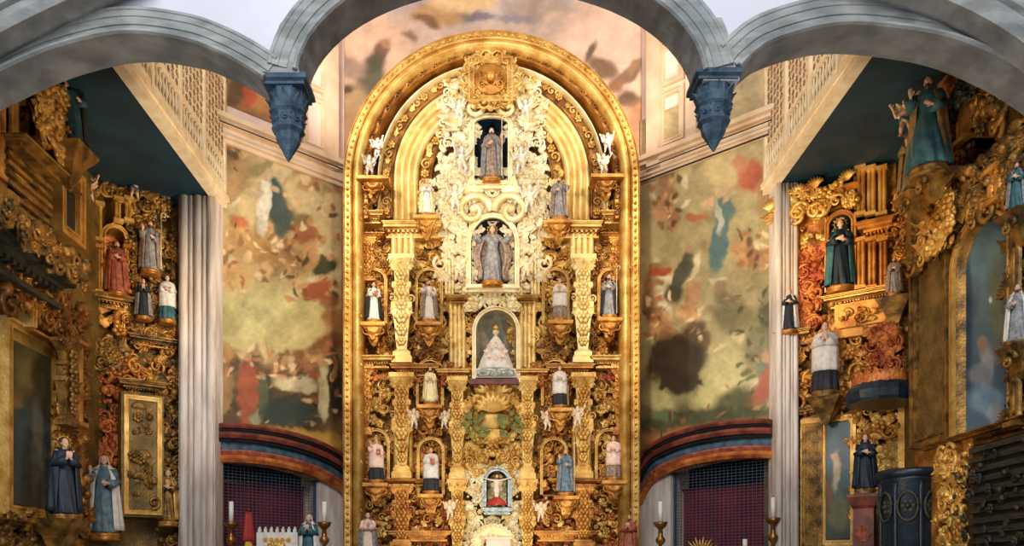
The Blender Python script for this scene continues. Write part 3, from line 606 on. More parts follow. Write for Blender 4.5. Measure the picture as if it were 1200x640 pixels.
# outer ribs crossing the two upper corners
def rib(name, P, wid, lab, Yr):
    S = Yr / F; t = thing(name, lab, 'stone rib', Matrix.Translation((0, Yr, 0))); N = normals(P); mb = MB(); rings = []
    prof = [(0, .4), (0, 0), (wid * .18, -.06), (wid * .25, -.02), (wid * .45, -.02), (wid * .5, -.1), (wid * .66, -.12), (wid * .7, -.03), (wid * .9, -.03), (wid, -.1), (wid, .4)]
    for (x, y), (nx, ny) in zip(P, N): rings.append([((x + nx * o_ - CX) * S, yy, H + (HY - y - ny * o_) * S) for o_, yy in prof])
    mb.loft(rings, None, True, True, False); mb.build('moulding', 'stone', t)
rib('stone_rib', cat([(-90, 110), (-40, 62), (0, 38), (60, 8), (110, -14), (170, -40)], 6), 46, 'grey moulded stone rib crossing the upper left corner', 11.95)
rib('stone_rib', cat([(980, -36), (1050, -18), (1110, 0), (1170, 30), (1230, 74), (1290, 130)], 6), 52, 'grey moulded stone rib crossing the upper right corner', 11.95)
# hanging capitals
def pendant(px, ytop, ytip, lab):
    K = A0 / 14; zt = az(ytop); zb = az(ytip); h = zt - zb
    t = thing('hanging_capital', lab, 'hanging capital', Matrix.Translation((ax(px), (A0 + A1) / 2 - .02, 0)))
    mb = MB(); mb.sq([(.33 * K, zt - .16), (.33 * K, zt - .12), (.38 * K, zt - .09), (.37 * K, zt - .01)]); mb.build('abacus', 'stone_dark', t)
    mb = MB(); prof = [(.32, .9), (.29, .80), (.28, .64), (.31, .6), (.27, .56), (.25, .42), (.27, .38), (.21, .33), (.19, .24), (.13, .16), (.06, .06), (.015, 0)]
    mb.loft([[(r * K * 1.05 * math.cos(PI / 8 + k * PI / 4), r * K * 1.05 * math.sin(PI / 8 + k * PI / 4), zb + f_ * h) for k in range(8)] for r, f_ in prof[::-1]], None, True, True, False)
    mb.build('body', 'stone_dark', t)
    mb = MB()
    for k in range(8):
        X = Matrix.Rotation(k * PI / 4, 4, 'Z')
        leaf(mb, X @ O(0, -.25 * K, zb + .6 * h, 0, .28)); scroll(mb, X @ O(0, -.22 * K, zb + .5 * h, .5, .15)); leaf(mb, X @ O(0, -.13 * K, zb + .2 * h, 0, .2)); bead(mb, X @ O(0, -.26 * K, zb + .76 * h, 0, .12)); leaf(mb, X @ Matrix.Rotation(PI / 8, 4, 'Z') @ O(0, -.2 * K, zb + .38 * h, 0, .22))
    mb.build('carved_leaves', 'stone_dark', t)
    mb = MB(); q = A0 / F; d_ = (A1 - A0) / 2
    mb.loft([[(-a * q, -d_, zz), (a * q, -d_, zz), (a * q, d_ - .04, zz), (-a * q, d_ - .04, zz)] for a, zz in ((19, zt - .02), (17, zt + .12), (14, zt + .3), (9, zt + .52), (3, zt + .7))], None, True, True, False); mb.build('springer', 'stone', t)
pendant(332, 84, 177, 'dark blue-grey carved stone capital hanging left of the middle arch')
pendant(842.5, 78, 165, 'dark blue-grey carved stone capital hanging right of the middle arch')
# ------------------------------------------------------------------ lattice balconies
def balcony(sgn, xe, zb, Yf, lab):
    t = thing('balcony', lab, 'balcony', Matrix.Translation((xe, 0, zb)))
    o = -sgn      # direction towards the wall is sgn
    xw = sgn * 9.68 - xe
    mb = MB(); mb.box(0, xw, A1 + .02, Yf, .0, .22); mb.build('slab', 'teal', t)
    mb = MB(); mb.box(-sgn * .08, sgn * .14, A1 + .02, Yf + .06, -.03, .12); mb.box(-sgn * .12, sgn * .14, A1 + .02, Yf + .1, .12, .24); mb.box(-sgn * .05, sgn * .1, A1 + .02, Yf + .03, .24, .36)
    mb.build('edge_moulding', 'cream', t)
    hh = 2.95
    mb = MB(); 
    for z in (.36, .98, hh - .1): mb.box(-.05, .05, A1 + .02, Yf, z, z + .09)
    mb.build('rail', 'cream', t)
    n = 5; L = (Yf - A1 - .1)
    for k in range(n + 1):
        y = A1 + .06 + L * k / n; m2 = MB(); m2.box(-.07, .07, y - .06, y + .06, .34, hh); m2.ell((0, y, hh + .06), .08); m2.build('post', 'cream', t)
    for k in range(n):
        y0 = A1 + .06 + L * k / n + .06; y1 = y0 + L / n - .12; m2 = MB(); q = 8
        for i in range(q):
            y = y0 + (i + .5) * (y1 - y0) / q; m2.lathe([(.03, .42), (.045, .5), (.02, .56), (.05, .7), (.03, .8), (.02, .88), (.04, .98)], 8, None, True, (0, y))
        m2.build('baluster_row', 'cream', t)
        m2 = MB(); m2.box(.06 * sgn, .09 * sgn, y0 - .06, y1 + .06, .4, 1.0); m2.build('gap_shade_board', 'lining', t)  # board added behind the balusters so the gaps look dark
        m2 = MB(); m2.box(-.01, .03, y0 - .02, y1 + .02, 1.05, hh - .08); b_ = m2.build('lattice_panel', 'cream', t)
        m2 = MB(); qq = 6; rows = 10; s = (y1 - y0) / qq; hz = (hh - 1.2) / rows
        for i in range(qq):
            for j in range(rows):
                X = Matrix.Translation((-.01 * sgn if sgn > 0 else .03, y0 + (i + .5) * s, 1.1 + (j + .5) * hz)) @ Matrix.Rotation(-sgn * PI / 2, 4, 'Z') @ Matrix.Diagonal((1, .12, 1, 1))
                (rosette if (i + j) % 2 else scroll)(m2, X @ O(0, 0, 0, rnd.uniform(-1, 1), min(s, hz) * .85, 0, 1 if i % 2 else -1))
        m2.build('fretwork', 'lining', b_)  # brown motifs on a solid board, painted in place of dark holes
    # end return towards the wall
    m2 = MB(); m2.box(0, xw, Yf - .03, Yf + .03, .2, hh * .5); m2.build('end_board', 'cream', t)
balcony(-1, -6.47, 10.5, 20.35, 'cream latticed balcony with dark teal underside on the left wall')
balcony(1, 6.47, 10.8, 20.35, 'cream latticed balcony with dark teal underside on the right wall')
#PART2
# ================================================================== FIGURES
def remesh(mb, voxel, name):
    me = bpy.data.meshes.new(name); me.from_pydata(mb.v, [], mb.f); o = bpy.data.objects.new(name, me); COL.objects.link(o)
    r = o.modifiers.new('r', 'REMESH'); r.mode = 'VOXEL'; r.voxel_size = voxel; r.use_smooth_shade = True
    s = o.modifiers.new('s', 'SMOOTH'); s.factor = .5; s.iterations = 2
    dg = bpy.context.evaluated_depsgraph_get(); ev = o.evaluated_get(dg)
    out = bpy.data.meshes.new_from_object(ev); out.name = name
    bpy.data.objects.remove(o); bpy.data.meshes.remove(me)
    out.materials.append(M['skin']); return out
def limb(mb, a, b, ra, rb, n=12):
    a = Vector(a); b = Vector(b)
    pts = [a.lerp(b, t) for t in (0, .25, .5, .75, 1)]; rr = [ra, ra * .82 + rb * .22, ra * .52 + rb * .5, ra * .25 + rb * .76, rb]
    mb.tube(pts, rr, n); mb.ell(a, ra, n, 8); mb.ell(b, rb, n, 8)
def hand(mb, w, d, side):
    w = Vector(w); d = Vector(d).normalized(); up = Vector((0, -1, 0)); s = d.cross(up)
    if s.length < .2: s = Vector((1, 0, 0))
    s.normalize(); nrm = s.cross(d).normalized()
    p = w + d * .05
    mb.tube([w, w + d * .03, w + d * .085], [.026, .034, .036], 10); mb.ell(w + d * .085, .036, 10, 6)
    for k, (o, l) in enumerate(((-.032, .066), (-.011, .078), (.011, .074), (.032, .056))):
        b = w + d * .09 + s * o; m = b + d * l * .5 + nrm * .004; e = m + d * l * .4 - nrm * .014
        mb.tube([b, m, e], [.0115, .011, .009], 7); mb.ell(e, .0092, 7, 5)
    tb = w + d * .035 + s * (.03 * side); tm = tb + d * .03 + s * (.028 * side) ; te = tm + d * .03 + s * .006 * side
    mb.tube([tb, tm, te], [.014, .0125, .0105], 7); mb.ell(te, .0105, 7, 5)
POSE = {
 'bless': dict(L=((.27, -.02, 1.13), (.12, -.25, 1.08), (-.6, -.6, .15)), R=((-.28, -.05, 1.15), (-.24, -.27, 1.30), (0, -.25, 1))),
 'pray': dict(L=((.25, -.08, 1.12), (.035, -.27, 1.24), (-.05, -.3, 1)), R=((-.25, -.08, 1.12), (-.035, -.27, 1.24), (.05, -.3, 1))),
 'open': dict(L=((.36, -.08, 1.2), (.53, -.24, 1.36), (.5, -.2, .8)), R=((-.36, -.08, 1.2), (-.53, -.24, 1.36), (-.5, -.2, .8))),
 'hold': dict(L=((.27, -.02, 1.12), (.1, -.27, 1.12), (-.8, -.4, .1)), R=((-.27, -.02, 1.12), (-.1, -.27, 1.16), (.8, -.4, .1))),
 'staff': dict(L=((.29, -.04, 1.16), (.34, -.26, 1.24), (0, -.5, .8)), R=((-.26, -.02, 1.12), (-.1, -.25, 1.1), (.7, -.5, .1))),
 'crucified': dict(L=((.44, 0, 1.45), (.69, .0, 1.53), (1, -.1, .2)), R=((-.44, 0, 1.45), (-.69, .0, 1.53), (-1, -.1, .2))),
}
def head(mb, c=(0, -.01, 1.6), s=1.0, tilt=0):
    X = Matrix.Translation(c) @ Matrix.Rotation(tilt, 4, 'X') @ Matrix.Diagonal((s, s, s, 1))
    mb.ell((0, .012, .02), (.075, .095, .1), 16, 12, X); mb.ell((0, -.03, -.045), (.052, .058, .062), 12, 8, X)
    mb.ell((0, -.062, -.088), (.02, .022, .018), 8, 6, X)
    mb.tube([(0, -.082, .02), (0, -.103, -.018), (0, -.093, -.026)], [.009, .014, .012], 8, X)
    mb.ell((0, -.086, -.052), (.024, .01, .008), 8, 5, X); mb.ell((0, -.084, -.063), (.02, .011, .008), 8, 5, X)
    for k in (-1, 1):
        mb.ell((k * .03, -.08, .006), (.014, .009, .009), 8, 6, X); mb.ell((k * .032, -.084, .026), (.02, .01, .007), 8, 5, X)
        mb.ell((k * .076, .01, -.005), (.01, .018, .028), 8, 6, X); mb.ell((k * .045, -.06, -.03), (.022, .02, .02), 8, 6, X)
    return X
_body = {}
def body_mesh(pose):
    if pose in _body: return _body[pose]
    mb = MB(); P = POSE[pose]; cr = pose == 'crucified'
    mb.loft([[(rx * math.cos(2 * PI * j / 20), ry * math.sin(2 * PI * j / 20), z) for j in range(20)] for rx, ry, z in
             ((.10, .08, .82), (.165, .11, .88), (.16, .105, .96), (.13, .09, 1.08), (.145, .1, 1.2), (.175, .105, 1.32), (.15, .085, 1.41), (.06, .06, 1.46))])
    limb(mb, (0, .01, 1.42), (0, 0, 1.53), .06, .052)
    head(mb, (.015 if cr else 0, -.02 if cr else -.01, 1.6), 1, .35 if cr else 0)
    for s, k in ((1, 'L'), (-1, 'R')):
        e, w_, d = P[k]
        limb(mb, (s * .175, 0, 1.4), e, .058, .042); limb(mb, e, w_, .042, .027); hand(mb, w_, d, -s if not cr else s)
        if cr:
            limb(mb, (s * .08, 0, .88), (s * .05, -.1, .5), .085, .055); limb(mb, (s * .05, -.1, .5), (s * .02, -.02, .1), .054, .034); limb(mb, (s * .02, -.02, .09), (s * .025, -.12, .0), .034, .025)
        else:
            limb(mb, (s * .09, 0, .88), (s * .1, -.02, .48), .085, .056); limb(mb, (s * .1, -.02, .48), (s * .1, .01, .08), .056, .036); limb(mb, (s * .1, .02, .045), (s * .12, -.16, .035), .042, .03)
    _body[pose] = remesh(mb, .009, 'body'); return _body[pose]
_cache = {}
def cached(key, fn, mod=None):
    if key not in _cache:
        mb = fn(); me = bpy.data.meshes.new(key[0]); me.from_pydata(mb.v, [], mb.f); me.polygons.foreach_set('use_smooth', mb.sm); me.materials.append(M['gold']); me.update(); _cache[key] = me
    return _cache[key]
def robe_fn(pose, wide=1.0):
    def fn():
        mb = MB(); rs = []; ks = [(1.47, .07, .065), (1.45, .12, .085), (1.40, .205, .11), (1.3, .21, .135), (1.15, .175, .135), (1.04, .165, .13), (.95, .19, .15), (.8, .215, .175), (.6, .23, .19), (.4, .245, .2), (.2, .262, .215), (.06, .28, .23), (.03, .27, .22)]
        n = 56
        for i, (z, rx, ry) in enumerate(ks):
            t = max(0, (1.3 - z) / 1.3); row = []
            for j in range(n):
                a = 2 * PI * j / n; f = 1 + t * (.09 * math.sin(9 * a + 1.3 * z * 4) + .05 * math.sin(17 * a + 2 + z * 3) + .03 * math.sin(5 * a + z * 5))
                ww = 1 + (wide - 1) * min(1, t * 1.6)
                row.append((rx * f * ww * math.cos(a), ry * f * ww * math.sin(a), z))
            rs.append(row)
        mb.loft(rs)
        if pose != 'crucified':
            for s, k in ((1, 'L'), (-1, 'R')):
                e, w_, d = [Vector(q) for q in POSE[pose][k]]
                mb.tube([(s * .17, 0, 1.4), Vector((s * .17, 0, 1.4)).lerp(e, .5), e, e.lerp(w_, .5) + Vector((0, .0, -.02)), e.lerp(w_, .93) + Vector((0, 0, -.02))], [.075, .08, .088, .095, .12], 14)
        return mb
    return fn
def cloak_fn(pose, spread=1.0):
    def fn():
        mb = MB(); rings = []; n = 40
        for i in range(13):
            t = i / 12; z = 1.5 - 1.42 * t; op = .55 + .35 * t * (1 if spread > 1.1 else .3)
            rx = .14 + .14 * min(1, t * 5) + .10 * t * spread * spread; ry = .1 + .08 * min(1, t * 5) + .08 * t; row = []
            if spread > 1.1: rx += .22 * math.sin(PI * min(1, t * 1.25)) ** 1 * (1 if t < .8 else 1)
            for j in range(n + 1):
                a = -PI / 2 + op + (2 * PI - 2 * op) * j / n; f = 1 + t * (.06 * math.sin(11 * a + z * 4) + .04 * math.sin(6 * a + 1))
                row.append((rx * f * math.cos(a), ry * f * math.sin(a) + .02, z))
            rings.append(row)
        inner = [[(p[0] * .93, p[1] * .93, p[2]) for p in r][::-1] for r in rings]
        mb.loft([r + q for r, q in zip(rings, inner)]); return mb
    return fn
def chas_fn():
    mb = MB(); rings = []; n = 48
    for z, rx, ry in ((1.49, .08, .08), (1.45, .17, .11), (1.38, .27, .15), (1.2, .31, .2), (1.0, .31, .22), (.8, .31, .235), (.6, .315, .245), (.5, .315, .25), (.5, .29, .22)):
        t = max(0, (1.4 - z)); rings.append([(rx * (1 + .05 * t * math.sin(7 * a)) * math.cos(a), ry * (1 + .07 * t * math.sin(9 * a + 1)) * math.sin(a), z) for a in [2 * PI * j / n for j in range(n)]])
    mb.loft(rings); return mb
def hem_fn():
    mb = MB(); mb.loft([[(rx * (1 + .08 * math.sin(9 * a)) * math.cos(a), ry * (1 + .08 * math.sin(9 * a)) * math.sin(a), z) for a in [2 * PI * j / 48 for j in range(48)]] for z, rx, ry in ((.02, .3, .25), (.06, .31, .26), (.3, .29, .24), (.56, .275, .225), (.58, .2, .18))]); return mb
def hair_fn(kind):
    def fn():
        mb = MB(); c = (0, -.01, 1.6)
        if kind == 'veil':
            rings = []
            for z, rx, ry, y in ((1.33, .2, .12, .05), (1.42, .17, .12, .04), (1.5, .115, .11, .035), (1.6, .1, .12, .03), (1.68, .085, .1, .03), (1.72, .03, .04, .03)):
                rings.append([(rx * math.cos(a), y + ry * math.sin(a), z) for a in [-.45 + (PI + .9) * j / 20 for j in range(21)]] + [(rx * .9 * math.cos(a), y + ry * .88 * math.sin(a), z - .005) for a in [-.45 + (PI + .9) * j / 20 for j in range(20, -1, -1)]])
            mb.loft(rings)
        else:
            mb.ell((0, .028, 1.633), (.083, .095, .092), 14, 10)
            if kind == 'long': mb.tube([(0, .06, 1.62), (0, .09, 1.5), (0, .1, 1.4)], [.085, .08, .05], 12)
            if kind in ('long', 'beard'): mb.ell((0, -.075, 1.515), (.045, .035, .06), 10, 8); 
        return mb
    return fn
def mitre_fn():
    mb = MB(); mb.loft([[(rx * math.cos(2 * PI * j / 16), .015 + ry * math.sin(2 * PI * j / 16), z) for j in range(16)] for z, rx, ry in ((1.65, .09, .1), (1.72, .1, .1), (1.80, .095, .07), (1.88, .05, .035), (1.93, .012, .01))]); return mb
def halo_fn():
    mb = MB(); pts = [(.14 * math.cos(a), .06, 1.63 + .14 * math.sin(a)) for a in [2 * PI * j / 20 for j in range(21)]]; mb.tube(pts, .009, 5)
    for k in range(12):
        a = 2 * PI * k / 12; mb.tube([(.14 * math.cos(a), .06, 1.63 + .14 * math.sin(a)), (.2 * math.cos(a), .06, 1.63 + .2 * math.sin(a))], [.012, .003], 4)
    return mb
def crown_fn():
    mb = MB(); mb.lathe([(.085, 1.66), (.09, 1.7), (.1, 1.72)], 14, None, True, (0, .01))
    for k in range(8): a = k * PI / 4; mb.tube([(.095 * math.cos(a), .01 + .095 * math.sin(a), 1.71), (.1 * math.cos(a), .01 + .1 * math.sin(a), 1.77), (0, .01, 1.82)], [.012, .012, .008], 4)
    mb.ell((0, .01, 1.84), .02, 6, 5); return mb
def staff_fn():
    mb = MB(); x, y = .34, -.33; mb.tube([(x, y, .0), (x, y, 1.85)], .016, 6)
    mb.tube([(x + .07 - .07 * math.cos(a), y, 1.85 + .08 * math.sin(a)) for a in [k * .45 for k in range(11)]], .015, 5); return mb
def cross_fn():
    mb = MB(); mb.box(-.035, .035, .07, .12, -.25, 2.05); mb.box(-.8, .8, .07, .12, 1.48, 1.56); mb.box(-.16, .16, .06, .075, 1.86, 1.95); return mb
def book_fn():
    mb = MB(); mb.box(-.02, .15, -.34, -.29, 1.02, 1.24); mb.box(-.01, .14, -.335, -.295, 1.03, 1.235); return mb
def loin_fn():
    mb = MB(); mb.loft([[(rx * (1 + .06 * math.sin(7 * a)) * math.cos(a), ry * math.sin(a), z) for a in [2 * PI * j / 24 for j in range(24)]] for z, rx, ry in ((.66, .15, .15), (.75, .175, .15), (.88, .18, .13), (.94, .17, .12))]); return mb
def plinth_fn():
    mb = MB(); mb.lathe([(.3, -.16), (.34, -.12), (.3, -.09), (.33, -.04), (.33, 0.01)], 16); return mb
def wing_fn():
    mb = MB()
    for s in (-1, 1):
        for k in range(6): leaf(mb, O(s * .08, .12, 1.3 - .03 * k, s * (.35 + .3 * k), .62 - .05 * k))
    return mb
def put(name, me, m, parent):
    o = bpy.data.objects.new(name, me); COL.objects.link(o); o.parent = parent
    o.material_slots[0].link = 'OBJECT'; o.material_slots[0].material = M[m]; return o
def statue(pl, px, pybase, hpx, d, label, robe, cloak=None, pose='hold', hair='short', over=None, extras=(), turn=0.0, group=None, wide=1.0, skin='skin', plinth='gold_orange', spread=1.0, lean=0):
    u, z = pl.uz(px, pybase, d); Y = pl.Y(px, d); sc = hpx * Y / F / 1.75
    t = thing('statue', label, 'statue', pl.M @ Matrix.Translation((u, -d, z)) @ Matrix.Rotation(turn, 4, 'Z') @ Matrix.Rotation(lean, 4, 'Y') @ Matrix.Diagonal((sc, sc, sc, 1)), group)
    b = put('body', body_mesh(pose), skin, t)
    if robe and pose != 'crucified': put('robe', cached(('robe', pose, wide), robe_fn(pose, wide)), over or robe, t)
    if over: put('cassock_hem', cached(('cassock_hem',), hem_fn), robe, t)
    if pose == 'crucified': put('loincloth', cached(('loincloth',), loin_fn), robe, t)
    if cloak: put('cloak', cached(('cloak', pose, spread), cloak_fn(pose, spread)), cloak, t)
    if over: put('chasuble', cached(('chasuble',), chas_fn), over, t)
    if hair: put('veil' if hair == 'veil' else 'hair', cached(('hair', hair), hair_fn(hair)), (cloak or robe) if hair == 'veil' else 'hair', t)
    F_ = dict(mitre=(mitre_fn, over or 'cream_cloth'), halo=(halo_fn, 'gold'), crown=(crown_fn, 'gold'), staff=(staff_fn, 'gold_pale'), cross=(cross_fn, 'dark_wood'), book=(book_fn, 'rust_cloth'), wing=(wing_fn, 'gold_pale'))
    for e in extras: put({'wing': 'wings'}.get(e, e), cached((e,), F_[e][0]), F_[e][1], t)
    if plinth: put('plinth', cached(('plinth',), plinth_fn), plinth, t)
    return t
# putto (small winged child)
def putto_mesh():
    mb = MB(); mb.loft([[(rx * math.cos(2 * PI * j / 16), ry * math.sin(2 * PI * j / 16), z) for j in range(16)] for rx, ry, z in ((.07, .07, .36), (.12, .1, .4), (.13, .12, .48), (.12, .105, .58), (.12, .09, .66), (.05, .05, .72))])
    head(mb, (0, -.02, .84), 1.25)
    for s in (-1, 1):
        e = (s * .24, -.04, .66 + .1 * s); w_ = (s * .3, -.14, .8 + .05 * s)
        limb(mb, (s * .12, 0, .66), e, .045, .036); limb(mb, e, w_, .036, .024); hand(mb, w_, (s * .4, -.3, 1), -s)
        k = (s * .1, -.13 - .03 * s, .2); limb(mb, (s * .07, 0, .4), k, .075, .055); limb(mb, k, (s * .12, .0 + .06 * s, .05), .053, .032); limb(mb, (s * .12, .06 * s, .04), (s * .14, -.07 + .06 * s, .02), .03, .024)
    return remesh(mb, .009, 'body')
_put = {}
def putto(pl, px, pyb, hpx, d, label, skin='skin_pale', turn=0, sash='pink_cloth', group=None, lean=0):
    if not _put: _put['b'] = putto_mesh()
    u, z = pl.uz(px, pyb, d); Y = pl.Y(px, d); sc = hpx * Y / F / .98
    t = thing('cherub', label, 'cherub', pl.M @ Matrix.Translation((u, -d, z)) @ Matrix.Rotation(turn, 4, 'Z') @ Matrix.Rotation(lean, 4, 'Y') @ Matrix.Diagonal((sc, sc, sc, 1)), group)
    put('body', _put['b'], skin, t)
    def wf():
        mb = MB()
        for s in (-1, 1):
            for k in range(4): leaf(mb, O(s * .04, .1, .62, s * (.6 + .35 * k), .42 - .05 * k))
        return mb
    put('wings', cached(('wings', 'p'), wf), 'gold_pale', t)
    def sf():
        mb = MB(); mb.tube([(.15 * math.cos(a), -.01 + .13 * math.sin(a), .42 + .06 * math.sin(a * 2)) for a in [2 * PI * k / 14 for k in range(15)]], .035, 7); return mb
    put('sash', cached(('sash',), sf), sash, t)
    def hf():
        mb = MB(); mb.ell((0, .02, .88), (.105, .115, .105), 10, 8)
        for k in range(9): a = k * 2 * PI / 9; mb.ell((.08 * math.cos(a), .02 + .09 * math.sin(a), .93), .035, 6, 5)
        return mb
    put('hair', cached(('hair', 'p'), hf), 'gold_orange', t)
    return t
# ================================================================== THE MAIN ALTARPIECE
AX = 577
RT = thing('altarpiece', 'huge golden baroque altarpiece with nested round arches and niches in the middle', 'altarpiece', R.M)
uA = R.uz(AX, 300, .4)[0]
def rz(px, py, d): return R.uz(px, py, d)
def arch_band(nm, r1, r0, d, thick, m, foot, prof='flat', cy=209, orn=None, cxs=AX - 1):
    s = (D0 - d) / F; cu = (cxs - CX) * s; cz = H + (HY - cy) * s; zf = H + (HY - foot) * s if foot < 700 else 0.0
    ro, ri = r1 * s, r0 * s; w_ = ro - ri
    P = {'flat': [(0, 0), (0, d), (.12, d + .03), (.2, d - .02), (.8, d - .02), (.88, d + .03), (1, d), (1, 0)],
         'torus': [(0, 0), (0, d - .06)] + [(.5 - .46 * math.cos(a), d - .06 + .16 * math.sin(a)) for a in [PI * k / 8 for k in range(1, 8)]] + [(1, d - .06), (1, 0)],
         'reed': [(0, 0)] + [q for k in range(4) for q in [((k + .5 - .5 * math.cos(a)) / 4, d - .1 + .13 * math.sin(a)) for a in [PI * j / 6 for j in range(6)]]] + [(1, d - .1), (1, 0)]}[prof]
    P = [(ro - a * w_, dd if dd == 0 else dd - thick * 0) for a, dd in P]; back = d - thick
    rings = []
    th = [-1] + [PI * k / 56 for k in range(57)] + [-2]
    for a in th:
        row = []
        for r, dd in P:
            dd = back if dd == 0 else dd
            if a == -1: row.append((cu - r, -dd, zf))
            elif a == -2: row.append((cu + r, -dd, zf))
            else: row.append((cu - r * math.cos(a), -dd, cz + r * math.sin(a)))
        rings.append(row)
    mb = MB(); mb.loft(rings, None, True, True, True); o = mb.build(nm, m, RT)
    for p in o.data.polygons: p.use_smooth = prof != 'flat'
    if orn:
        kinds, size, step, mm, onm = orn; mb = MB(); rc = (ro + ri) / 2; L = int(PI * rc / step)
        for k in range(L):
            a = PI * (k + .5) / L; kk = kinds[k % len(kinds)]
            kk(mb, O(cu - rc * math.cos(a), -d - .0, cz + rc * math.sin(a), -(PI / 2 - a) + (0 if kk is not leaf else PI / 2), size))
        z = cz - step / 2; k = 0
        while z > zf + .05:
            kk = kinds[k % len(kinds)]; k += 1
            for sg in (-1, 1): kk(mb, O(cu + sg * rc, -d, z, 0, size))
            z -= step
        q_ = mb.build(onm, mm, o); q_['kind'] = 'stuff'
    return o
arch_band('outer_arch', 174, 164, 1.00, .9, 'gold', 760, 'flat', orn=([bead], .13, .17, 'gold', 'bead_row'))
arch_band('main_arch', 164, 151, .92, .8, 'gold', 760, 'torus', orn=([leaf, rosette, leaf, scroll], .2, .3, 'gold', 'carved_ornament'))
arch_band('inner_arch', 151, 144, .80, .7, 'gold_orange', 255, 'flat', orn=([leaf, scroll], .17, .2, 'gold_deep', 'carved_ornament'))
arch_band('slot_shade', 143, 134, .14, .2, 'mahogany', 255, 'flat')  # dark strip added in the gap between arches to paint its shade
arch_band('inner_arch', 134, 130, .62, .5, 'gold_pale', 255, 'torus')
arch_band('inner_arch', 131, 116, .48, .45, 'gold_deep', 255, 'flat', orn=([rosette, leaf, scroll], .22, .24, 'gold', 'carved_ornament'))
arch_band('reeded_arch', 116, 86, .42, .4, 'gold_light', 272, 'reed')
arch_band('inner_arch', 86, 70, .30, .3, 'gold_deep', 255, 'flat', orn=([rosette, scroll, leaf, shell], .24, .22, 'gold', 'carved_ornament'))
s_ = D0 / F
mb = MB(); r_ = 150 * s_; cz = H + (HY - 209) * s_; cu = (AX - 1 - CX) * s_
pts = arch_pts(cu, r_, 0, cz, 40); mb.loft([[(x, yy, z) for x, z in pts] for yy in (.02, .3)], None, True, True, False)
mb.build('back_panel', 'gold_panel', RT)
def rpart(nm, m, fn, parent=None):
    mb = MB(); fn(mb); return mb.build(nm, m, parent or RT)
def both(x0, x1): return ((x0, x1), (2 * AX - x1, 2 * AX - x0))
# cornices
for (x0, x1, y0, y1, db, df, m) in ((447, 518, 258, 276, .3, .72, 'gold'), (408, 450, 246, 258, .3, .8, 'gold'), (412, 462, 416, 428, .2, .92, 'gold'), (456, 516, 426, 438, .2, .8, 'gold_orange'),
                                    (412, 512, 561, 568, .15, .78, 'gold_orange'), (410, 450, 272, 279, .2, .74, 'gold_orange'), (452, 530, 622, 634, .2, .8, 'gold_orange'), (522, 552, 345, 352, .2, .66, 'gold'), (510, 552, 432, 442, .2, .7, 'gold')):
    for a, b in both(x0, x1):
        u0, u1, z0, z1 = R.rect(a, y0, b, y1, df); rpart('cornice', m, lambda mb: cornice(mb, u0, u1, z0, z1, db, df))
# reeded and estipite pilasters
for (x0, x1, y0, y1, d, n, m) in ((458, 486, 276, 300, .5, 4, 'gold_light'), (414, 424, 262, 640, .55, 2, 'gold'), (521, 533, 190, 345, .34, 3, 'gold_pale'), (461, 484, 500, 560, .42, 4, 'gold'), (462, 482, 640, 700, .4, 4, 'gold'), (526, 546, 352, 432, .36, 4, 'gold_light'), (540, 548, 215, 345, .36, 2, 'gold_pale')):
    for a, b in both(x0, x1):
        u0, u1, z0, z1 = R.rect(a, y0, b, y1, d); rpart('reeded_pilaster', m, lambda mb: reeds(mb, u0, u1, z0, z1, d, n))
for (xc, y0, y1, d, w_, m) in ((471, 300, 426, .62, .52, 'gold_light'), (471, 438, 561, .6, .50, 'gold'), (471, 568, 640, .6, .5, 'gold_orange'), (536, 442, 562, .55, .42, 'gold'), (430, 279, 330, .5, .4, 'gold_orange'), (427, 428, 510, .5, .4, 'gold_orange'), (536, 562, 660, .5, .42, 'gold')):
    for x in (xc, 2 * AX - xc):
        u, z1 = R.uz(x, y0, d); _, z0 = R.uz(x, y1, d); rpart('tapered_pilaster', m, lambda mb: estipite(mb, u, z0, z1, d, w_))
# predella down to the floor
def pred(mb):
    u0, u1, z0, z1 = R.rect(402, 655, 752, 690, .7); mb.box(u0, u1, -.7, .2, 0, z0 + .2); mb.box(u0 - .05, u1 + .05, -.8, -.1, z0 + .2, z0 + .3)
rpart('predella', 'gold_deep', pred)
# carved fields, mirrored about the axis
def field(nm, m, x0, x1, y0, y1, d, n, s0, s1, kinds=KINDS, up=0.0, mirror=True):
    u0, u1, z0, z1 = R.rect(x0, y0, x1, y1, d)
    return rpart(nm, m, lambda mb: foliage(mb, u0, u1, z0, z1, d, n, s0, s1, uA if mirror else None, kinds, rnd, up))
field('carved_foliage', 'gold', 412, 456, 282, 300, .3, 26, .12, .3)
field('carved_foliage', 'gold', 426, 456, 215, 248, .45, 26, .12, .26)
field('carved_foliage', 'gold_orange', 426, 456, 260, 415, .2, 120, .14, .34)
field('carved_foliage', 'gold', 487, 520, 282, 425, .25, 120, .14, .34)
field('carved_foliage', 'gold_deep', 455, 520, 395, 425, .35, 46, .12, .28)
field('carved_foliage', 'gold', 424, 457, 440, 560, .25, 120, .14, .32)
field('carved_foliage', 'gold_orange', 487, 522, 440, 560, .25, 120, .14, .34)
field('carved_foliage', 'gold_red', 424, 522, 568, 655, .25, 150, .14, .34)
field('carved_foliage', 'gold', 424, 522, 568, 655, .35, 110, .12, .28)
field('carved_foliage', 'gold', 536, 577, 450, 555, .3, 170, .14, .36)
field('carved_foliage', 'gold_pale', 546, 577, 540, 655, .3, 190, .12, .3)
field('carved_foliage', 'gold', 520, 556, 352, 445, .3, 100, .12, .3)
field('carved_foliage', 'gold_pale', 488, 522, 215, 258, .3, 50, .12, .28)
field('cloud_carving', 'cream_gilt', 532, 556, 120, 345, .42, 210, .16, .4, [leaf, shell, scroll, leaf, bead, rosette])
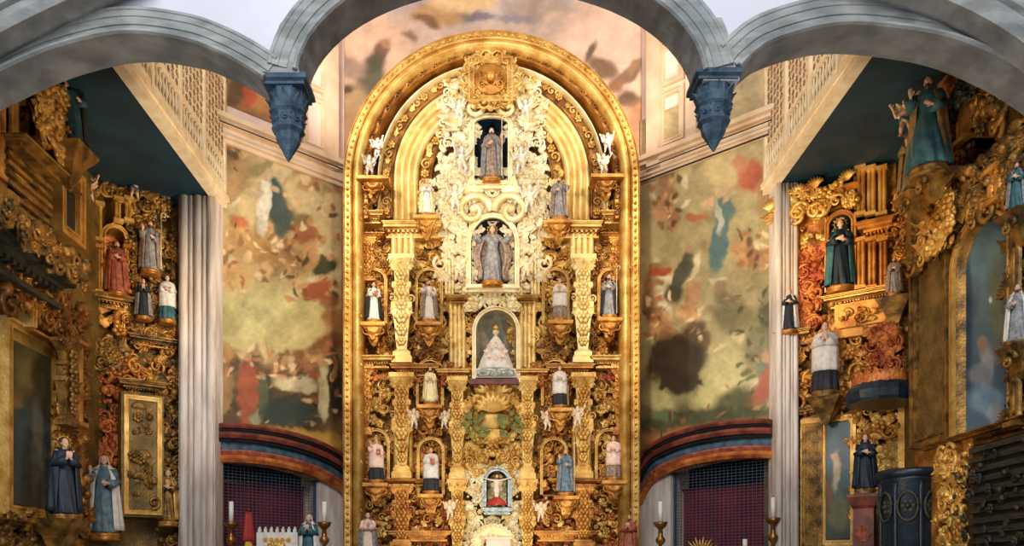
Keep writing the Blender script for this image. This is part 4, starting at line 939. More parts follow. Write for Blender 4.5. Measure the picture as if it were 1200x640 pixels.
field('cloud_carving', 'cream_gilt', 556, 577, 216, 258, .4, 70, .16, .36, [leaf, shell, scroll, leaf])
field('cloud_carving', 'cream_gilt', 516, 534, 150, 335, .3, 100, .16, .36, [leaf, shell, scroll, bead])
field('cloud_carving', 'gold_pale', 546, 577, 336, 362, .5, 60, .14, .32, [leaf, shell, scroll, bead])
field('cloud_carving', 'gold_pale', 520, 560, 100, 150, .45, 60, .16, .36, [leaf, shell, scroll, bead])
field('crossing_swag', 'gold_red', 414, 424, 262, 650, .62, 70, .1, .2, [leaf, rosette, bead])
field('carved_foliage', 'gold_red', 425, 553, 430, 448, .5, 60, .1, .24)
field('carved_foliage', 'gold_deep', 425, 520, 283, 560, .3, 190, .12, .24, [leaf, scroll, rosette])
# columns beside the centre: garlands
for x in (553, 2 * AX - 553):
    u, z1 = R.uz(x, 215, .55); _, z0 = R.uz(x, 260, .55)
    rpart('volute', 'gold_pale', lambda mb: [scroll(mb, O(u, -.5, z0 + .25, 0, .8, 0, 1 if x < AX else -1)), leaf(mb, O(u, -.5, z0 + .5, 0, .7))])
# medallion above
def medal(mb):
    u, z = R.uz(575, 92, .9); h = .56
    mb.box(u - h, u + h, -.8, 0, z - h, z + h); frame(mb, u - h, u + h, z - h, z + h, .8, .16, .1)
    for k in range(28):
        a = 2 * PI * k / 28; (leaf if k % 2 else scroll)(mb, O(u + .6 * math.cos(a), -.82, z + .6 * math.sin(a), PI / 2 - a, .28))
    for k in range(16): a = 2 * PI * k / 16; rosette(mb, O(u + .42 * math.cos(a), -.82, z + .42 * math.sin(a), 0, .16))
med = rpart('medallion', 'gold', medal)
def medal_relief(mb):
    u, z = R.uz(575, 92, .9); mb.lathe([(.36, 0), (.4, .05), (.36, .1), (.05, .06)], 20, Matrix.Translation((u, -.82, z)) @ Matrix.Rotation(PI / 2, 4, 'X')); 
    cherub_head(mb, O(u, -.9, z, 0, .55)); scroll(mb, O(u - .22, -.9, z - .16, 0, .22)); scroll(mb, O(u + .22, -.9, z - .16, 0, .22, 0, -1))
rpart('relief', 'gold_orange', medal_relief, med)
def vols(mb):
    for sg in (-1, 1):
        u, z = R.uz(575 + sg * 18, 127, .65); scroll(mb, O(u, -.6, z, 0, .62, 0, sg)); u2, z2 = R.uz(575 + sg * 34, 140, .6); leaf(mb, O(u2, -.6, z2, sg * 1.9, .6)); shell(mb, O(u, -.6, z + .22, 0, .5))
    u, z = R.uz(575, 128, .65); shell(mb, O(u, -.62, z, 0, .5))
rpart('volutes', 'gold_pale', vols)
# niches: name, px x0,x1,y top, y bottom, spring y, lining
def niche(x0, x1, yt, yb, ys, df, lin, fm, flat, wi=.12, wrap=True):
    d = df; u0, u1, z0, z1 = R.rect(x0, yt, x1, yb, d); zs = R.uz(x0, ys, d)[1]; cu = (u0 + u1) / 2; w_ = (u1 - u0) / 2; fl = (z1 - zs) / w_
    n = rpart('niche', fm, lambda mb: arch_frame(mb, cu, w_, z0, zs, wi, .0, df + .05, fl))
    rpart('niche_lining', lin, lambda mb: niche_back(mb, cu, w_, z0, zs, .03, df, fl), n)
    rpart('niche_shelf', fm, lambda mb: (mb.box(cu - w_ - wi, cu + w_ + wi, -df - .14, 0, z0 - .12, z0 - .03), mb.box(cu - w_ - wi * .5, cu + w_ + wi * .5, -df - .08, 0, z0 - .2, z0 - .12)), n)
    return n
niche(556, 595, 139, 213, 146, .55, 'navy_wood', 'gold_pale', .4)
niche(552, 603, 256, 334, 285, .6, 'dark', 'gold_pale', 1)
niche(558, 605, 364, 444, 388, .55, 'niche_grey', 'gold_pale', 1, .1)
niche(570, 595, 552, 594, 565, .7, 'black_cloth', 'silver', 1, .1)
def dark_ledge(mb):
    u0, u1, z0, z1 = R.rect(550, 444, 608, 450, .8); mb.box(u0, u1, -.8, 0, z0, z1)
rpart('ledge', 'mahogany', dark_ledge)
def oval(mb):
    u, z = R.uz(AX + 1, 488, .7)
    for k in range(34):
        a = 2 * PI * k / 34; (leaf if k % 3 else shell)(mb, O(u + .62 * math.cos(a), -.55, z + .52 * math.sin(a), PI / 2 - a, .3))
    mb.lathe([(.56, 0), (.5, .12), (.3, .16), (.02, .22)], 24, Matrix.Translation((u, -.4, z)) @ Matrix.Rotation(PI / 2, 4, 'X') @ Matrix.Diagonal((1, .85, 1, 1)))
    shell(mb, O(u, -.62, z + .1, 0, .8)); shell(mb, O(u, -.5, z + .55, 0, .8)); shell(mb, O(u, -.55, z - .3, PI, .6))
rpart('cartouche', 'gold', oval)
def leaves(mb):
    for sg in (-1, 1):
        for _ in range(26):
            x = rnd.uniform(8, 34); u, z = R.uz(AX + 1 + sg * x, rnd.uniform(484, 512), .85); leaf(mb, O(u, -.72, z, rnd.uniform(-2, 2), rnd.uniform(.12, .22)))
rpart('painted_leaves', 'green_leaf', leaves)
def fan(mb):
    u, z = R.uz(AX + 1, 640, .7)
    for k in range(14): a = PI * k / 13; leaf(mb, O(u + .25 * math.cos(a), -.6, z + .25 * math.sin(a), PI / 2 - a, .42))
    rosette(mb, O(u, -.72, z + .1, 0, .4))
rpart('fan_crest', 'gold_pale', fan)
def tab(mb):
    u0, u1, z0, z1 = R.rect(570, 632, 598, 665, .9); mb.box(u0, u1, -.9, -.5, z0, z1); mb.box(u0 - .03, u1 + .03, -.93, -.5, z1, z1 + .05)
rpart('tabernacle', 'plaster_pink', tab)
def brackets(lst):
    for (x, y, d, w_) in lst:
        u, z = R.uz(x, y, d)
        rpart('bracket', 'gold_orange', lambda mb: (mb.sq([(.02, z - .55), (.1, z - .45), (.13, z - .3), (.24, z - .12), (w_ / 2, z - .08), (w_ / 2, z)], (u, -d + .02), dy=.8), leaf(mb, O(u, -d - .12, z - .14, PI, .4)), shell(mb, O(u, -d - .16, z - .12, PI, .3)),
                                                         scroll(mb, O(u - .18, -d - .02, z - .2, 0, .22)), scroll(mb, O(u + .18, -d - .02, z - .2, 0, .22, 0, -1)), mb.box(u - w_ * .4, u + w_ * .4, -d, -.1, z - .1, z)))
ST = [  # x, base y, height, depth, label, robe, cloak, pose, hair, over, extras, turn
 (576, 211, 62, .62, 'bearded statue in taupe robes with white staff in the dark topmost niche', 'taupe_cloth', 'grey_cloth', 'staff', 'beard', None, ('staff',), 0),
 (577, 332, 68, .68, 'statue with outspread grey cloak in the dark niche under the white clouds', 'grey_cloth', 'taupe_cloth', 'open', 'veil', None, ('halo',), 0),
 (438, 376, 46, .82, 'statue in black and grey robe on left bracket, middle row far left', 'white_cloth', 'black_cloth', 'hold', 'short', None, ('book',), .25),
 (503, 376, 48, .78, 'statue in grey-brown cloak over white, middle row, second from left', 'white_cloth', 'taupe_cloth', 'bless', 'beard', None, ('halo',), .1),
 (656, 374, 48, .78, 'white surplice statue with dark hem in middle row, right of centre', 'taupe_cloth', None, 'pray', 'short', 'white_cloth', (), -.1),
 (714, 371, 50, .82, 'statue in mottled grey robe, middle row far right', 'grey_cloth', 'black_cloth', 'hold', 'beard', None, ('staff',), -.25),
 (500, 252, 42, .6, 'small white statue on the left upper cornice beside the pale reeds', 'white_cloth', 'cream_cloth', 'pray', 'short', None, ('halo',), .1),
 (655, 257, 50, .6, 'dark grey draped statue on the right upper cornice', 'grey_cloth', 'taupe_cloth', 'staff', 'beard', None, ('staff',), -.1),
 (504, 472, 42, .78, 'cream and gold robed statue on left, just below the middle cornice', 'cream_cloth', 'gold_pale', 'hold', 'long', None, (), .1),
 (656, 476, 48, .78, 'statue in white surplice over black cassock, right of the central niche', 'black_cloth', None, 'hold', 'short', 'white_cloth', (), -.05),
 (441, 563, 50, .85, 'statue in pale pink chasuble over dark skirt at lower far left', 'black_cloth', None, 'bless', 'short', 'pink_cloth', ('book',), .2),
 (505, 576, 52, .85, 'statue in long white chasuble over black at lower left of the crucifix', 'black_cloth', None, 'pray', 'short', 'white_cloth', ('book',), .1),
 (663, 578, 52, .85, 'blue-grey robed statue at lower right of the crucifix', 'blue_cloth', 'grey_cloth', 'bless', 'beard', None, ('staff',), -.1),
 (719, 560, 50, .85, 'statue in salmon pink chasuble at lower far right', 'taupe_cloth', None, 'hold', 'short', 'pink_cloth', (), -.2),
 (431, 656, 56, .95, 'statue with grey veil and pink gown at the bottom left corner of the altarpiece', 'pink_cloth', 'grey_cloth', 'pray', 'veil', None, (), .2),
 (737, 658, 56, .95, 'statue in reddish brown robes at the bottom right corner of the altarpiece', 'rust_cloth', 'rust_cloth', 'pray', 'long', None, (), -.3)]
for x, y, h, d, lab, ro, cl, po, ha, ov, ex, tu in ST:
    statue(R, x, y, h, d, lab, ro, cl, po, ha, ov, ex, tu, spread=1.3 if po == 'open' else 1.0)
    if x not in (576, 577): brackets([(x, y + 4, d, .62)])
# backing recesses behind the statues of the bays
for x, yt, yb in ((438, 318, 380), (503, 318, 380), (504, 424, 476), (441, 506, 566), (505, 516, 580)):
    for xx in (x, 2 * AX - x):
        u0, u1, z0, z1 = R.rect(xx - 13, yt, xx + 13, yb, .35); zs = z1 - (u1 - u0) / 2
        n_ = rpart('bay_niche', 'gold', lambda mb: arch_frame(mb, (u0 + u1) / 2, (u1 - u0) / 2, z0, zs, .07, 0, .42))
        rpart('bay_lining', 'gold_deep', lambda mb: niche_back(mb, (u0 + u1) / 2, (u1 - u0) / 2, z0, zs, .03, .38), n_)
# crowned virgin with wide white mantle in the third niche
def virgin():
    u, z = R.uz(581, 434, .62); t = thing('statue', 'tiny figure in a wide white triangular mantle inside the arched grey niche', 'statue', R.M @ Matrix.Translation((u, -.62, z)))
    def fn():
        mb = MB(); mb.loft([[(rx * math.cos(2 * PI * j / 32) * (1 + .03 * math.sin(8 * PI * j / 8)), ry * math.sin(2 * PI * j / 32), q) for j in range(32)] for q, rx, ry in ((.0, .46, .24), (.05, .45, .23), (.3, .36, .2), (.55, .24, .15), (.75, .13, .1), (.84, .06, .05))]); return mb
    fn().build('mantle', 'white_cloth', t)
    mb = MB(); h = head(mb, (0, 0, .93), .75); mb.tube([(0, 0, .8), (0, 0, .9)], .05, 8); bm = remesh(mb, .01, 'face'); put('face', bm, 'skin_pale', t)
    mb = MB(); mb.ell((0, .03, .96), (.085, .07, .09), 12, 8); mb.build('veil', 'white_cloth', t)
    mb = MB(); mb.lathe([(.06, 1.0), (.075, 1.06), (.05, 1.1), (.01, 1.14)], 10); mb.build('crown', 'gold', t)
    mb = MB(); [leaf(mb, O(.3 * math.sin(a) * .6, -.2, .42 + .1 * math.cos(a), a, .16)) for a in [k * PI / 4 for k in range(8)]]; mb.build('embroidery', 'pink_cloth', t)
    t2 = thing('silver_stand', 'white and silver stepped stand under the white mantled figure', 'stand', R.M @ Matrix.Translation((u, -.62, z - .005)))
    mb = MB(); mb.box(-.5, .5, -.2, .25, -.22, -.0); mb.box(-.47, .47, -.24, .2, -.06, -.01); mb.build('step', 'white_cloth', t2)
    mb = MB(); [shell(mb, O(k * .3, -.22, -.2, 0, .3)) for k in (-1, 0, 1)]; mb.build('silver_relief', 'silver', t2)
virgin()
statue(R, 582, 592, 36, .8, 'small pale crucified figure in the silver framed niche near the bottom', 'white_cloth', None, 'crucified', 'long', None, ('cross',), 0, skin='skin_pale', plinth=None)
u, z = R.uz(582, 592, .85)
rc = MB(); rc.loft([[(-.27, 0, 0), (-.2, .03, .12), (-.06, 0, .22), (0, .03, .28), (.06, 0, .22), (.2, .03, .12), (.27, 0, 0)], [(-.27, -.12, 0), (-.2, -.1, .1), (-.06, -.12, .2), (0, -.1, .26), (.06, -.12, .2), (.2, -.1, .1), (.27, -.12, 0)]], None, True, True)
o = rc.build('red_drape', 'red_cloth', None, R.M @ Matrix.Translation((u, -.74, z))); tag(o, 'red cloth draped at the foot of the small crucifix', 'cloth')
PU = [(485, 503, 24, .8, 'pale pink cherub left of the cream robed statue bracket', .3), (521, 503, 22, .8, 'cherub beside the left edge of the central cartouche', -.3),
      (641, 505, 24, .8, 'cherub beside the right edge of the central cartouche', .3), (677, 502, 26, .8, 'white cherub with raised arm right of the black cassock statue', -.2),
      (433, 208, 26, .85, 'white cherub on the left end shelf inside the golden arch', .3), (443, 186, 24, .85, 'reddish cherub perched above the white cherub at the left arch shoulder', -.3),
      (707, 206, 26, .85, 'white cherub on the right end shelf inside the golden arch', .2), (712, 180, 24, .85, 'pale cherub perched above the white cherub at the right arch shoulder', -.2),
      (538, 142, 26, .75, 'cream cherub left of the topmost niche', .3), (616, 142, 26, .75, 'cream cherub right of the topmost niche', -.3),
      (541, 205, 34, .72, 'larger cream cherub in the clouds left of the topmost figure', .4), (611, 205, 34, .72, 'larger cream cherub in the clouds right of the topmost figure', -.4),
      (533, 250, 34, .7, 'cream cherub in the left clouds above the grey cloaked statue', .3), (621, 250, 34, .7, 'cream cherub in the right clouds above the grey cloaked statue', -.3),
      (537, 330, 30, .7, 'cherub left of the grey cloaked statue niche', .3), (617, 330, 30, .7, 'cherub right of the grey cloaked statue niche', -.3),
      (527, 610, 24, .8, 'pinkish cherub left below the small crucifix', .2), (634, 612, 24, .8, 'pinkish cherub right below the small crucifix', -.2)]
for x, y, h, d, lab, tu in PU:
    putto(R, x, y, h, d, lab, 'skin_pale' if y > 300 else 'white_cloth', tu, 'rust_cloth' if 'reddish' in lab else 'cream_cloth')
for x, y in ((438, 212), (710, 210)): brackets([(x, y, .82, .8)])
#PART3
# ================================================================== SIDE ALTARS
def sf(T, pl, nm, m, x0, x1, y0, y1, d, n, s0, s1, kinds=KINDS, up=0.0):
    u0, u1, z0, z1 = pl.rect(x0, y0, x1, y1, d); mb = MB(); foliage(mb, u0, u1, z0, z1, d, n, s0, s1, None, kinds, rnd, up); return mb.build(nm, m, T)
def sbox(T, pl, nm, m, x0, x1, y0, y1, db, df):
    mb = MB(); pbox(mb, pl, x0, y0, x1, y1, db, df); return mb.build(nm, m, T)
def scor(T, pl, m, x0, x1, y0, y1, db, df, nm='cornice'):
    u0, u1, z0, z1 = pl.rect(x0, y0, x1, y1, df); mb = MB(); cornice(mb, u0, u1, z0, z1, db, df); return mb.build(nm, m, T)
def sreed(T, pl, m, x0, x1, y0, y1, d, n):
    u0, u1, z0, z1 = pl.rect(x0, y0, x1, y1, d); mb = MB(); reeds(mb, u0, u1, z0, z1, d, n); mb.box(u0, u1, -d, 0, z0, z1)
    mb.box(u0 - .03, u1 + .03, -d - .14, 0, z1 - .08, z1); mb.box(u0 - .03, u1 + .03, -d - .14, 0, z0, z0 + .08); return mb.build('gilded_column', m, T)
def sest(T, pl, m, xc, y0, y1, d, w_):
    u, z1 = pl.uz(xc, y0, d); _, z0 = pl.uz(xc, y1, d); mb = MB(); estipite(mb, u, z0, z1, d, w_); return mb.build('tapered_pilaster', m, T)
def sframe(T, pl, m, x0, x1, y0, y1, d, w_, t_, nm='picture_frame'):
    u0, u1, z0, z1 = pl.rect(x0, y0, x1, y1, d); mb = MB(); frame(mb, u0, u1, z0, z1, d, w_, t_); mb.box(u0, u1, -d, -.05, z0, z1); return mb.build(nm, m, T)
def sarch(T, pl, m, lin, x0, x1, yt, yb, d, wi=.1, flat=1.0, nm='niche'):
    u0, u1, z0, z1 = pl.rect(x0, yt, x1, yb, d); w_ = (u1 - u0) / 2; zs = z1 - w_ * flat; mb = MB(); arch_frame(mb, (u0 + u1) / 2, w_, z0, zs, wi, 0, d + .04, flat); n_ = mb.build(nm, m, T)
    mb = MB(); niche_back(mb, (u0 + u1) / 2, w_, z0, zs, .03, d, flat); mb.build('niche_lining', lin, n_); return n_
def backing(T, pl, x0, x1, ytop, m='old_panel', th=.25):
    u0, _ = pl.uz(x0, 400, 0); u1, _ = pl.uz(x1, 400, 0); z1 = pl.uz((x0 + x1) / 2, ytop, 0)[1]
    mb = MB(); mb.box(u0, u1, 0, th, 0, z1); return mb.build('back_panel', m, T)
# walls behind them
for nm, pl in (('wall_diagonal_left', FL), ('wall_diagonal_right', FR)):
    mb = MB(); mb.box(-.6, pl.len + .05, .3, .6, 0, TOP); struct(nm, mb, 'old_panel', pl.M)
for nm, pl, dd in (('wall_altar_left', SL, 1), ('wall_altar_right', SR_, 1)):
    mb = MB(); mb.box(-.0, pl.len, .3, .6, 0, 14); struct(nm, mb, 'old_panel', pl.M)
# ---- left, diagonal
T = thing('side_altarpiece', 'aged gilded altarpiece set diagonally between the left wall and the pale stone pilaster', 'altarpiece', FL.M)
backing(T, FL, 92, 211, 212)
scor(T, FL, 'gold_old', 96, 208, 206, 222, 0, .55); scor(T, FL, 'gold_old', 98, 160, 343, 358, 0, .6); scor(T, FL, 'gold_old', 150, 214, 394, 404, 0, .6); scor(T, FL, 'gold_old', 138, 200, 350, 360, 0, .5)
for a in (100, 111): sreed(T, FL, 'gold', a, a + 9, 238, 284, .35, 2)
for a in (134, 146): sreed(T, FL, 'gold', a, a + 8, 232, 262, .4, 2)
for a in (103, 112, 145): sreed(T, FL, 'gold_orange', a, a + 6, 288, 345, .35, 2)
sarch(T, FL, 'gold', 'gold_deep', 124, 146, 268, 344, .3); sarch(T, FL, 'gold_old', 'old_panel', 160, 200, 240, 342, .3)
sarch(T, FL, 'gold', 'gold_orange', 146, 182, 360, 396, .3, .06, .5, 'gilded_arch')
sf(T, FL, 'carved_foliage', 'gold_old', 98, 205, 196, 240, .35, 110, .16, .42)
sf(T, FL, 'carved_foliage', 'gold_red', 98, 160, 282, 345, .25, 40, .12, .3)
sf(T, FL, 'carved_foliage', 'gold_old', 150, 208, 240, 400, .3, 170, .14, .34)
sf(T, FL, 'carved_foliage', 'gold_orange', 98, 205, 356, 460, .25, 150, .16, .36)
sf(T, FL, 'carved_foliage', 'gold_red', 96, 140, 420, 625, .25, 150, .16, .38)
sf(T, FL, 'carved_foliage', 'gold_old', 180, 210, 400, 640, .25, 110, .14, .34)
sf(T, FL, 'carved_foliage', 'gold_old', 96, 150, 400, 430, .4, 40, .16, .36)
sest(T, FL, 'gold_old', 92, 400, 600, .4, .42)
u0, u1, z0, z1 = FL.rect(142, 462, 192, 606, .75)
mb = MB(); mb.box(u0, u1, -.75, 0, z0, z1); cb = mb.build('cabinet_body', 'old_panel', T)
mb = MB(); cornice(mb, u0 - .12, u1 + .12, z1, z1 + .28, 0, .95); mb.build('cabinet_cornice', 'gold_old', cb)
mb = MB(); frame(mb, u0 + .05, u1 - .05, z0 + .05, z1 - .05, .75, .1, .06); mb.build('cabinet_frame', 'gold', cb)
mb = MB(); foliage(mb, u0 + .2, u1 - .2, z0 + .3, z1 - .3, .76, 26, .12, .3); mb.build('cabinet_relief', 'gold_old', cb)
statue(FL, 137, 344, 62, .45, 'red-brown robed statue between thin gilded columns on the left diagonal altarpiece', 'rust_cloth', 'rust_cloth', 'hold', 'long', None, (), -.2)
statue(FL, 176, 318, 60, .5, 'upper grey statue in the crowded bay beside the pale stone pilaster', 'grey_cloth', 'taupe_cloth', 'bless', 'beard', None, ('staff',), -.2)
statue(FL, 168, 372, 46, .62, 'small dark robed statue low in the crowded bay, above the gilded arch', 'black_cloth', 'grey_cloth', 'pray', 'short', None, (), -.2)
statue(FL, 196, 376, 54, .55, 'small statue with white surplice and green skirt at the edge of the pale stone pilaster', 'teal_cloth', None, 'hold', 'short', 'white_cloth', (), -.3)
statue(FL, 122, 626, 94, .7, 'tall statue in white mantle over blue robe, bottom of the left diagonal altarpiece', 'blue_cloth', 'white_cloth', 'bless', 'veil', None, (), -.3)
statue(FL, 197, 612, 62, .6, 'gilded statue with white head cloth low beside the pale stone pilaster', 'gold_old', 'gold', 'hold', 'veil', None, (), -.3)
putto(FL, 105, 236, 30, .6, 'cherub on the cornice of the left diagonal altarpiece, over the bright gilded columns', 'skin', -.3, 'tan_cloth')
putto(FL, 158, 234, 30, .6, 'cherub on the cornice of the left diagonal altarpiece, nearer the balcony', 'skin', -.3, 'teal_cloth')
# ---- left, near wall
T = thing('side_altarpiece', 'dark gilded altarpiece along the left wall with a tall framed painting', 'altarpiece', SL.M)
backing(T, SL, -12, 99, 95)
sreed(T, SL, 'gold_orange', -10, 4, 112, 212, .5, 2); sreed(T, SL, 'gold', 10, 20, 112, 214, .5, 2)
sreed(T, SL, 'gold_orange', 42, 52, 92, 170, .6, 2); sf(T, SL, 'leafy_column', 'gold', 38, 72, 92, 172, .75, 90, .2, .42)
sf(T, SL, 'carved_foliage', 'gold_old', 0, 80, 90, 180, .3, 110, .2, .5)
u0, u1, z0, z1 = SL.rect(12, 180, 66, 275, .7)
mb = MB(); cornice(mb, u0, u1, z1 - .5, z1, 0, .95); mb.box(u0 + .1, u1 - .1, -.6, 0, z0, z1 - .5)
for k in range(7): mb.box(u0 + .05, u1 - .05, -.66, 0, z0 + .1 + k * .16, z0 + .17 + k * .16)
mb.build('upper_block', 'gold_old', T)
fr = sframe(T, SL, 'gold', 66, 94, 196, 282, .25, .2, .12)
sbox(T, SL, 'picture', 'dark_wood', 73, 88, 215, 266, .25, .28)
sbox(T, SL, 'column_base', 'gold_old', -10, 24, 212, 245, 0, .6)
scor(T, SL, 'dark_wood', -14, 100, 284, 330, 0, .9, 'dark_cornice'); sf(T, SL, 'carved_foliage', 'gold_old', -5, 98, 268, 300, .9, 70, .18, .4)
sf(T, SL, 'carved_foliage', 'gold_deep', 0, 98, 330, 385, .3, 90, .2, .45)
sarch(T, SL, 'gold', 'gold_orange', 40, 66, 345, 392, .35, .1, .7, 'gilded_arch')
sframe(T, SL, 'gold', 4, 66, 386, 606, .12, .16, .1)
def coords_canvas(T, pl, x0, y0, x1, y1, d, base, blobs, seed, nm='painting_canvas'):
    o = canvas(nm, pl, x0, y0, x1, y1, d, 70, 120, base, blobs, T, seed, 'varnish', 6, None, .2, .03); return o
coords_canvas(T, SL, 11, 396, 60, 598, .15, [(390, (96, 84, 40)), (480, (74, 70, 44)), (500, (52, 66, 62)), (600, (70, 62, 48))], [(25, 520, 8, 50, 0, (44, 70, 70), .4), (42, 520, 7, 55, 0, (98, 92, 80), .4), (30, 430, 16, 30, 0, (116, 100, 50), .4), (46, 440, 8, 24, 0, (84, 70, 34), .4), (20, 470, 8, 10, 0, (130, 100, 60), .4)], 41)
sest(T, SL, 'gold_old', 78, 400, 500, .5, .5); sreed(T, SL, 'gold_orange', 86, 95, 400, 500, .45, 2)
sf(T, SL, 'carved_foliage', 'gold_deep', 62, 98, 395, 640, .3, 150, .18, .42)
sf(T, SL, 'carved_foliage', 'gold_old', -10, 98, 606, 650, .4, 60, .2, .42)
scor(T, SL, 'gold_old', -10, 98, 612, 628, 0, .6)
statue(SL, 86, 170, 78, .9, 'pale faced statue in dark teal robe standing below the left balcony', 'teal_cloth', 'black_cloth', 'bless', 'beard', None, (), -.9, plinth='gold_old')
statue(SL, 76, 604, 92, .9, 'navy robed statue beside the tall framed painting on the left', 'navy_cloth', 'navy_cloth', 'pray', 'short', None, ('halo',), -.8, plinth='gold_old')
for q in ((86, 175, .9), (76, 609, .9)):
    u, z = SL.uz(*q[:2], q[2]); mb = MB(); mb.sq([(.05, z - .7), (.14, z - .5), (.2, z - .3), (.34, z - .12), (.4, z)], (u, -q[2] + .1)); mb.box(u - .3, u + .3, -q[2], 0, z - .1, z); mb.build('bracket', 'gold_old', T)
# ---- right, diagonal
T = thing('side_altarpiece', 'bright orange gilded altarpiece set diagonally beyond the right stone pilaster', 'altarpiece', FR.M)
backing(T, FR, 914, 1068, 228, 'gold_panel')
scor(T, FR, 'gold_orange', 904, 1008, 224, 246, 0, .6); sf(T, FR, 'carved_foliage', 'gold', 900, 1000, 222, 250, .6, 60, .16, .4)
for a in (1004, 1016, 1029): sreed(T, FR, 'gold', a, a + 10, 196, 254, .5, 2)
for a in (1004, 1017, 1030): sreed(T, FR, 'gold_orange', a, a + 10, 280, 340, .5, 2)
u0, u1, z0, z1 = FR.rect(1000, 186, 1050, 345, .3); mb = MB(); mb.box(u0, u1, -.3, 0, z0, z1); mb.build('pier', 'gold_panel', T)
scor(T, FR, 'gold_orange', 1000, 1048, 256, 276, 0, .75); scor(T, FR, 'gold', 960, 1048, 340, 352, 0, .8)
mb = MB(); u0, u1, z0, z1 = FR.rect(978, 352, 1046, 392, .6); mb.box(u0, u1, -.6, 0, z0, z1); mb.box(u0 + .1, u1 - .1, -.66, 0, z0 + .2, z1 - .1); foliage(mb, u0 + .15, u1 - .15, z0 + .25, z1 - .15, .66, 16, .12, .26); mb.build('gilded_block', 'gold_orange', T)
sarch(T, FR, 'gold', 'gold_orange', 930, 968, 250, 338, .35); sarch(T, FR, 'gold_orange', 'black_cloth', 972, 998, 252, 340, .5)
sf(T, FR, 'carved_foliage', 'gold_red', 916, 962, 296, 385, .4, 130, .16, .4)
sf(T, FR, 'carved_foliage', 'gold', 918, 1000, 248, 345, .3, 90, .14, .34)
sf(T, FR, 'carved_foliage', 'gold_orange', 930, 1066, 350, 480, .35, 190, .18, .42)
sf(T, FR, 'carved_foliage', 'gold_deep', 1046, 1068, 236, 450, .4, 120, .16, .4)
sf(T, FR, 'carved_foliage', 'gold_red', 1020, 1050, 380, 430, .7, 40, .2, .4)
scor(T, FR, 'gold_old', 906, 950, 386, 402, 0, .75); scor(T, FR, 'gold_old', 930, 1010, 474, 486, 0, .6)
sbox(T, FR, 'gilded_pilaster', 'gold', 938, 966, 490, 655, 0, .45); sframe(T, FR, 'gold_old', 940, 964, 496, 640, .45, .08, .05, 'pilaster_frame')
sframe(T, FR, 'gold', 962, 1004, 488, 640, .35, .12, .1)
coords_canvas(T, FR, 966, 496, 1000, 632, .38, [(490, (40, 82, 88)), (560, (60, 92, 92)), (600, (90, 96, 60)), (640, (60, 70, 60))], [(980, 552, 5, 22, 0, (196, 170, 130), .4), (978, 535, 4, 5, 0, (210, 150, 110), .4), (990, 520, 8, 20, 0, (30, 62, 72), .4), (984, 600, 10, 20, 0, (110, 104, 60), .4), (972, 580, 4, 20, 0, (130, 80, 50), .4)], 53)
sf(T, FR, 'carved_foliage', 'gold', 1002, 1064, 480, 560, .35, 120, .16, .38)
sbox(T, FR, 'gilded_strip', 'gold', 1052, 1060, 478, 600, 0, .5)
sf(T, FR, 'carved_foliage', 'gold_orange', 1002, 1066, 560, 650, .3, 60, .16, .38)
statue(FR, 985, 338, 82, .62, 'dark teal robed statue in the narrow niche of the orange gilded altarpiece', 'navy_cloth', 'teal_cloth', 'hold', 'veil', None, ('halo',), .3, plinth='gold_orange')
statue(FR, 967, 460, 84, .95, 'statue in white surplice over black robe in front of the orange gilded altarpiece', 'black_cloth', None, 'pray', 'short', 'white_cloth', (), .2, plinth='gold_old')
statue(FR, 925, 388, 50, .7, 'small statue in white and black at the inner edge of the orange gilded altarpiece', 'black_cloth', 'white_cloth', 'hold', 'short', None, (), .2, plinth='gold_orange')
statue(FR, 1048, 345, 44, .8, 'small grey statue beside the gilded columns of the orange altarpiece', 'grey_cloth', 'taupe_cloth', 'hold', 'beard', None, (), .2)
u, z = FR.uz(967, 466, .95); mb = MB(); mb.sq([(.05, z - .6), (.14, z - .4), (.3, z - .12), (.36, z)], (u, -.85)); mb.box(u - .3, u + .3, -.95, 0, z - .1, z); mb.build('bracket', 'gold_old', T)
u, z = FR.uz(1048, 350, .8); mb = MB(); mb.sq([(.05, z - .6), (.14, z - .4), (.3, z - .12), (.36, z)], (u, -.7)); mb.box(u - .3, u + .3, -.8, 0, z - .1, z); mb.build('bracket', 'gold_old', T)
# ---- right, near wall
T = thing('side_altarpiece', 'tall gilded altarpiece along the right wall with an arched blue painting', 'altarpiece', SR_.M)
backing(T, SR_, 1069, 1222, 80)
for a, b in ((1104, 1118), (1124, 1138)): sreed(T, SR_, 'gold_orange', a, b, 96, 168, .5, 2)
sarch(T, SR_, 'gold', 'gold', 1100, 1140, 96, 170, .45, .12, .6, 'gilded_arch')
sf(T, SR_, 'carved_foliage', 'gold_old', 1074, 1216, 84, 175, .35, 200, .2, .5); sf(T, SR_, 'carved_foliage', 'dark_wood', 1076, 1216, 84, 110, .6, 60, .2, .5)
scor(T, SR_, 'dark_wood', 1116, 1222, 168, 196, 0, .5, 'dark_cornice')
sf(T, SR_, 'carved_foliage', 'gold_old', 1072, 1216, 196, 262, .45, 200, .18, .42); sf(T, SR_, 'carved_foliage', 'gold', 1084, 1118, 225, 292, .6, 60, .18, .4)
sreed(T, SR_, 'gold_orange', 1160, 1176, 196, 240, .5, 2)
sframe(T, SR_, 'gold_old', 1072, 1116, 290, 520, .35, .16, .12, 'panel_frame'); sbox(T, SR_, 'gilded_panel', 'old_panel', 1077, 1111, 300, 510, .3, .38)
n_ = sarch(T, SR_, 'gold', 'gold_old', 1120, 1184, 254, 504, .45, .16, .8)
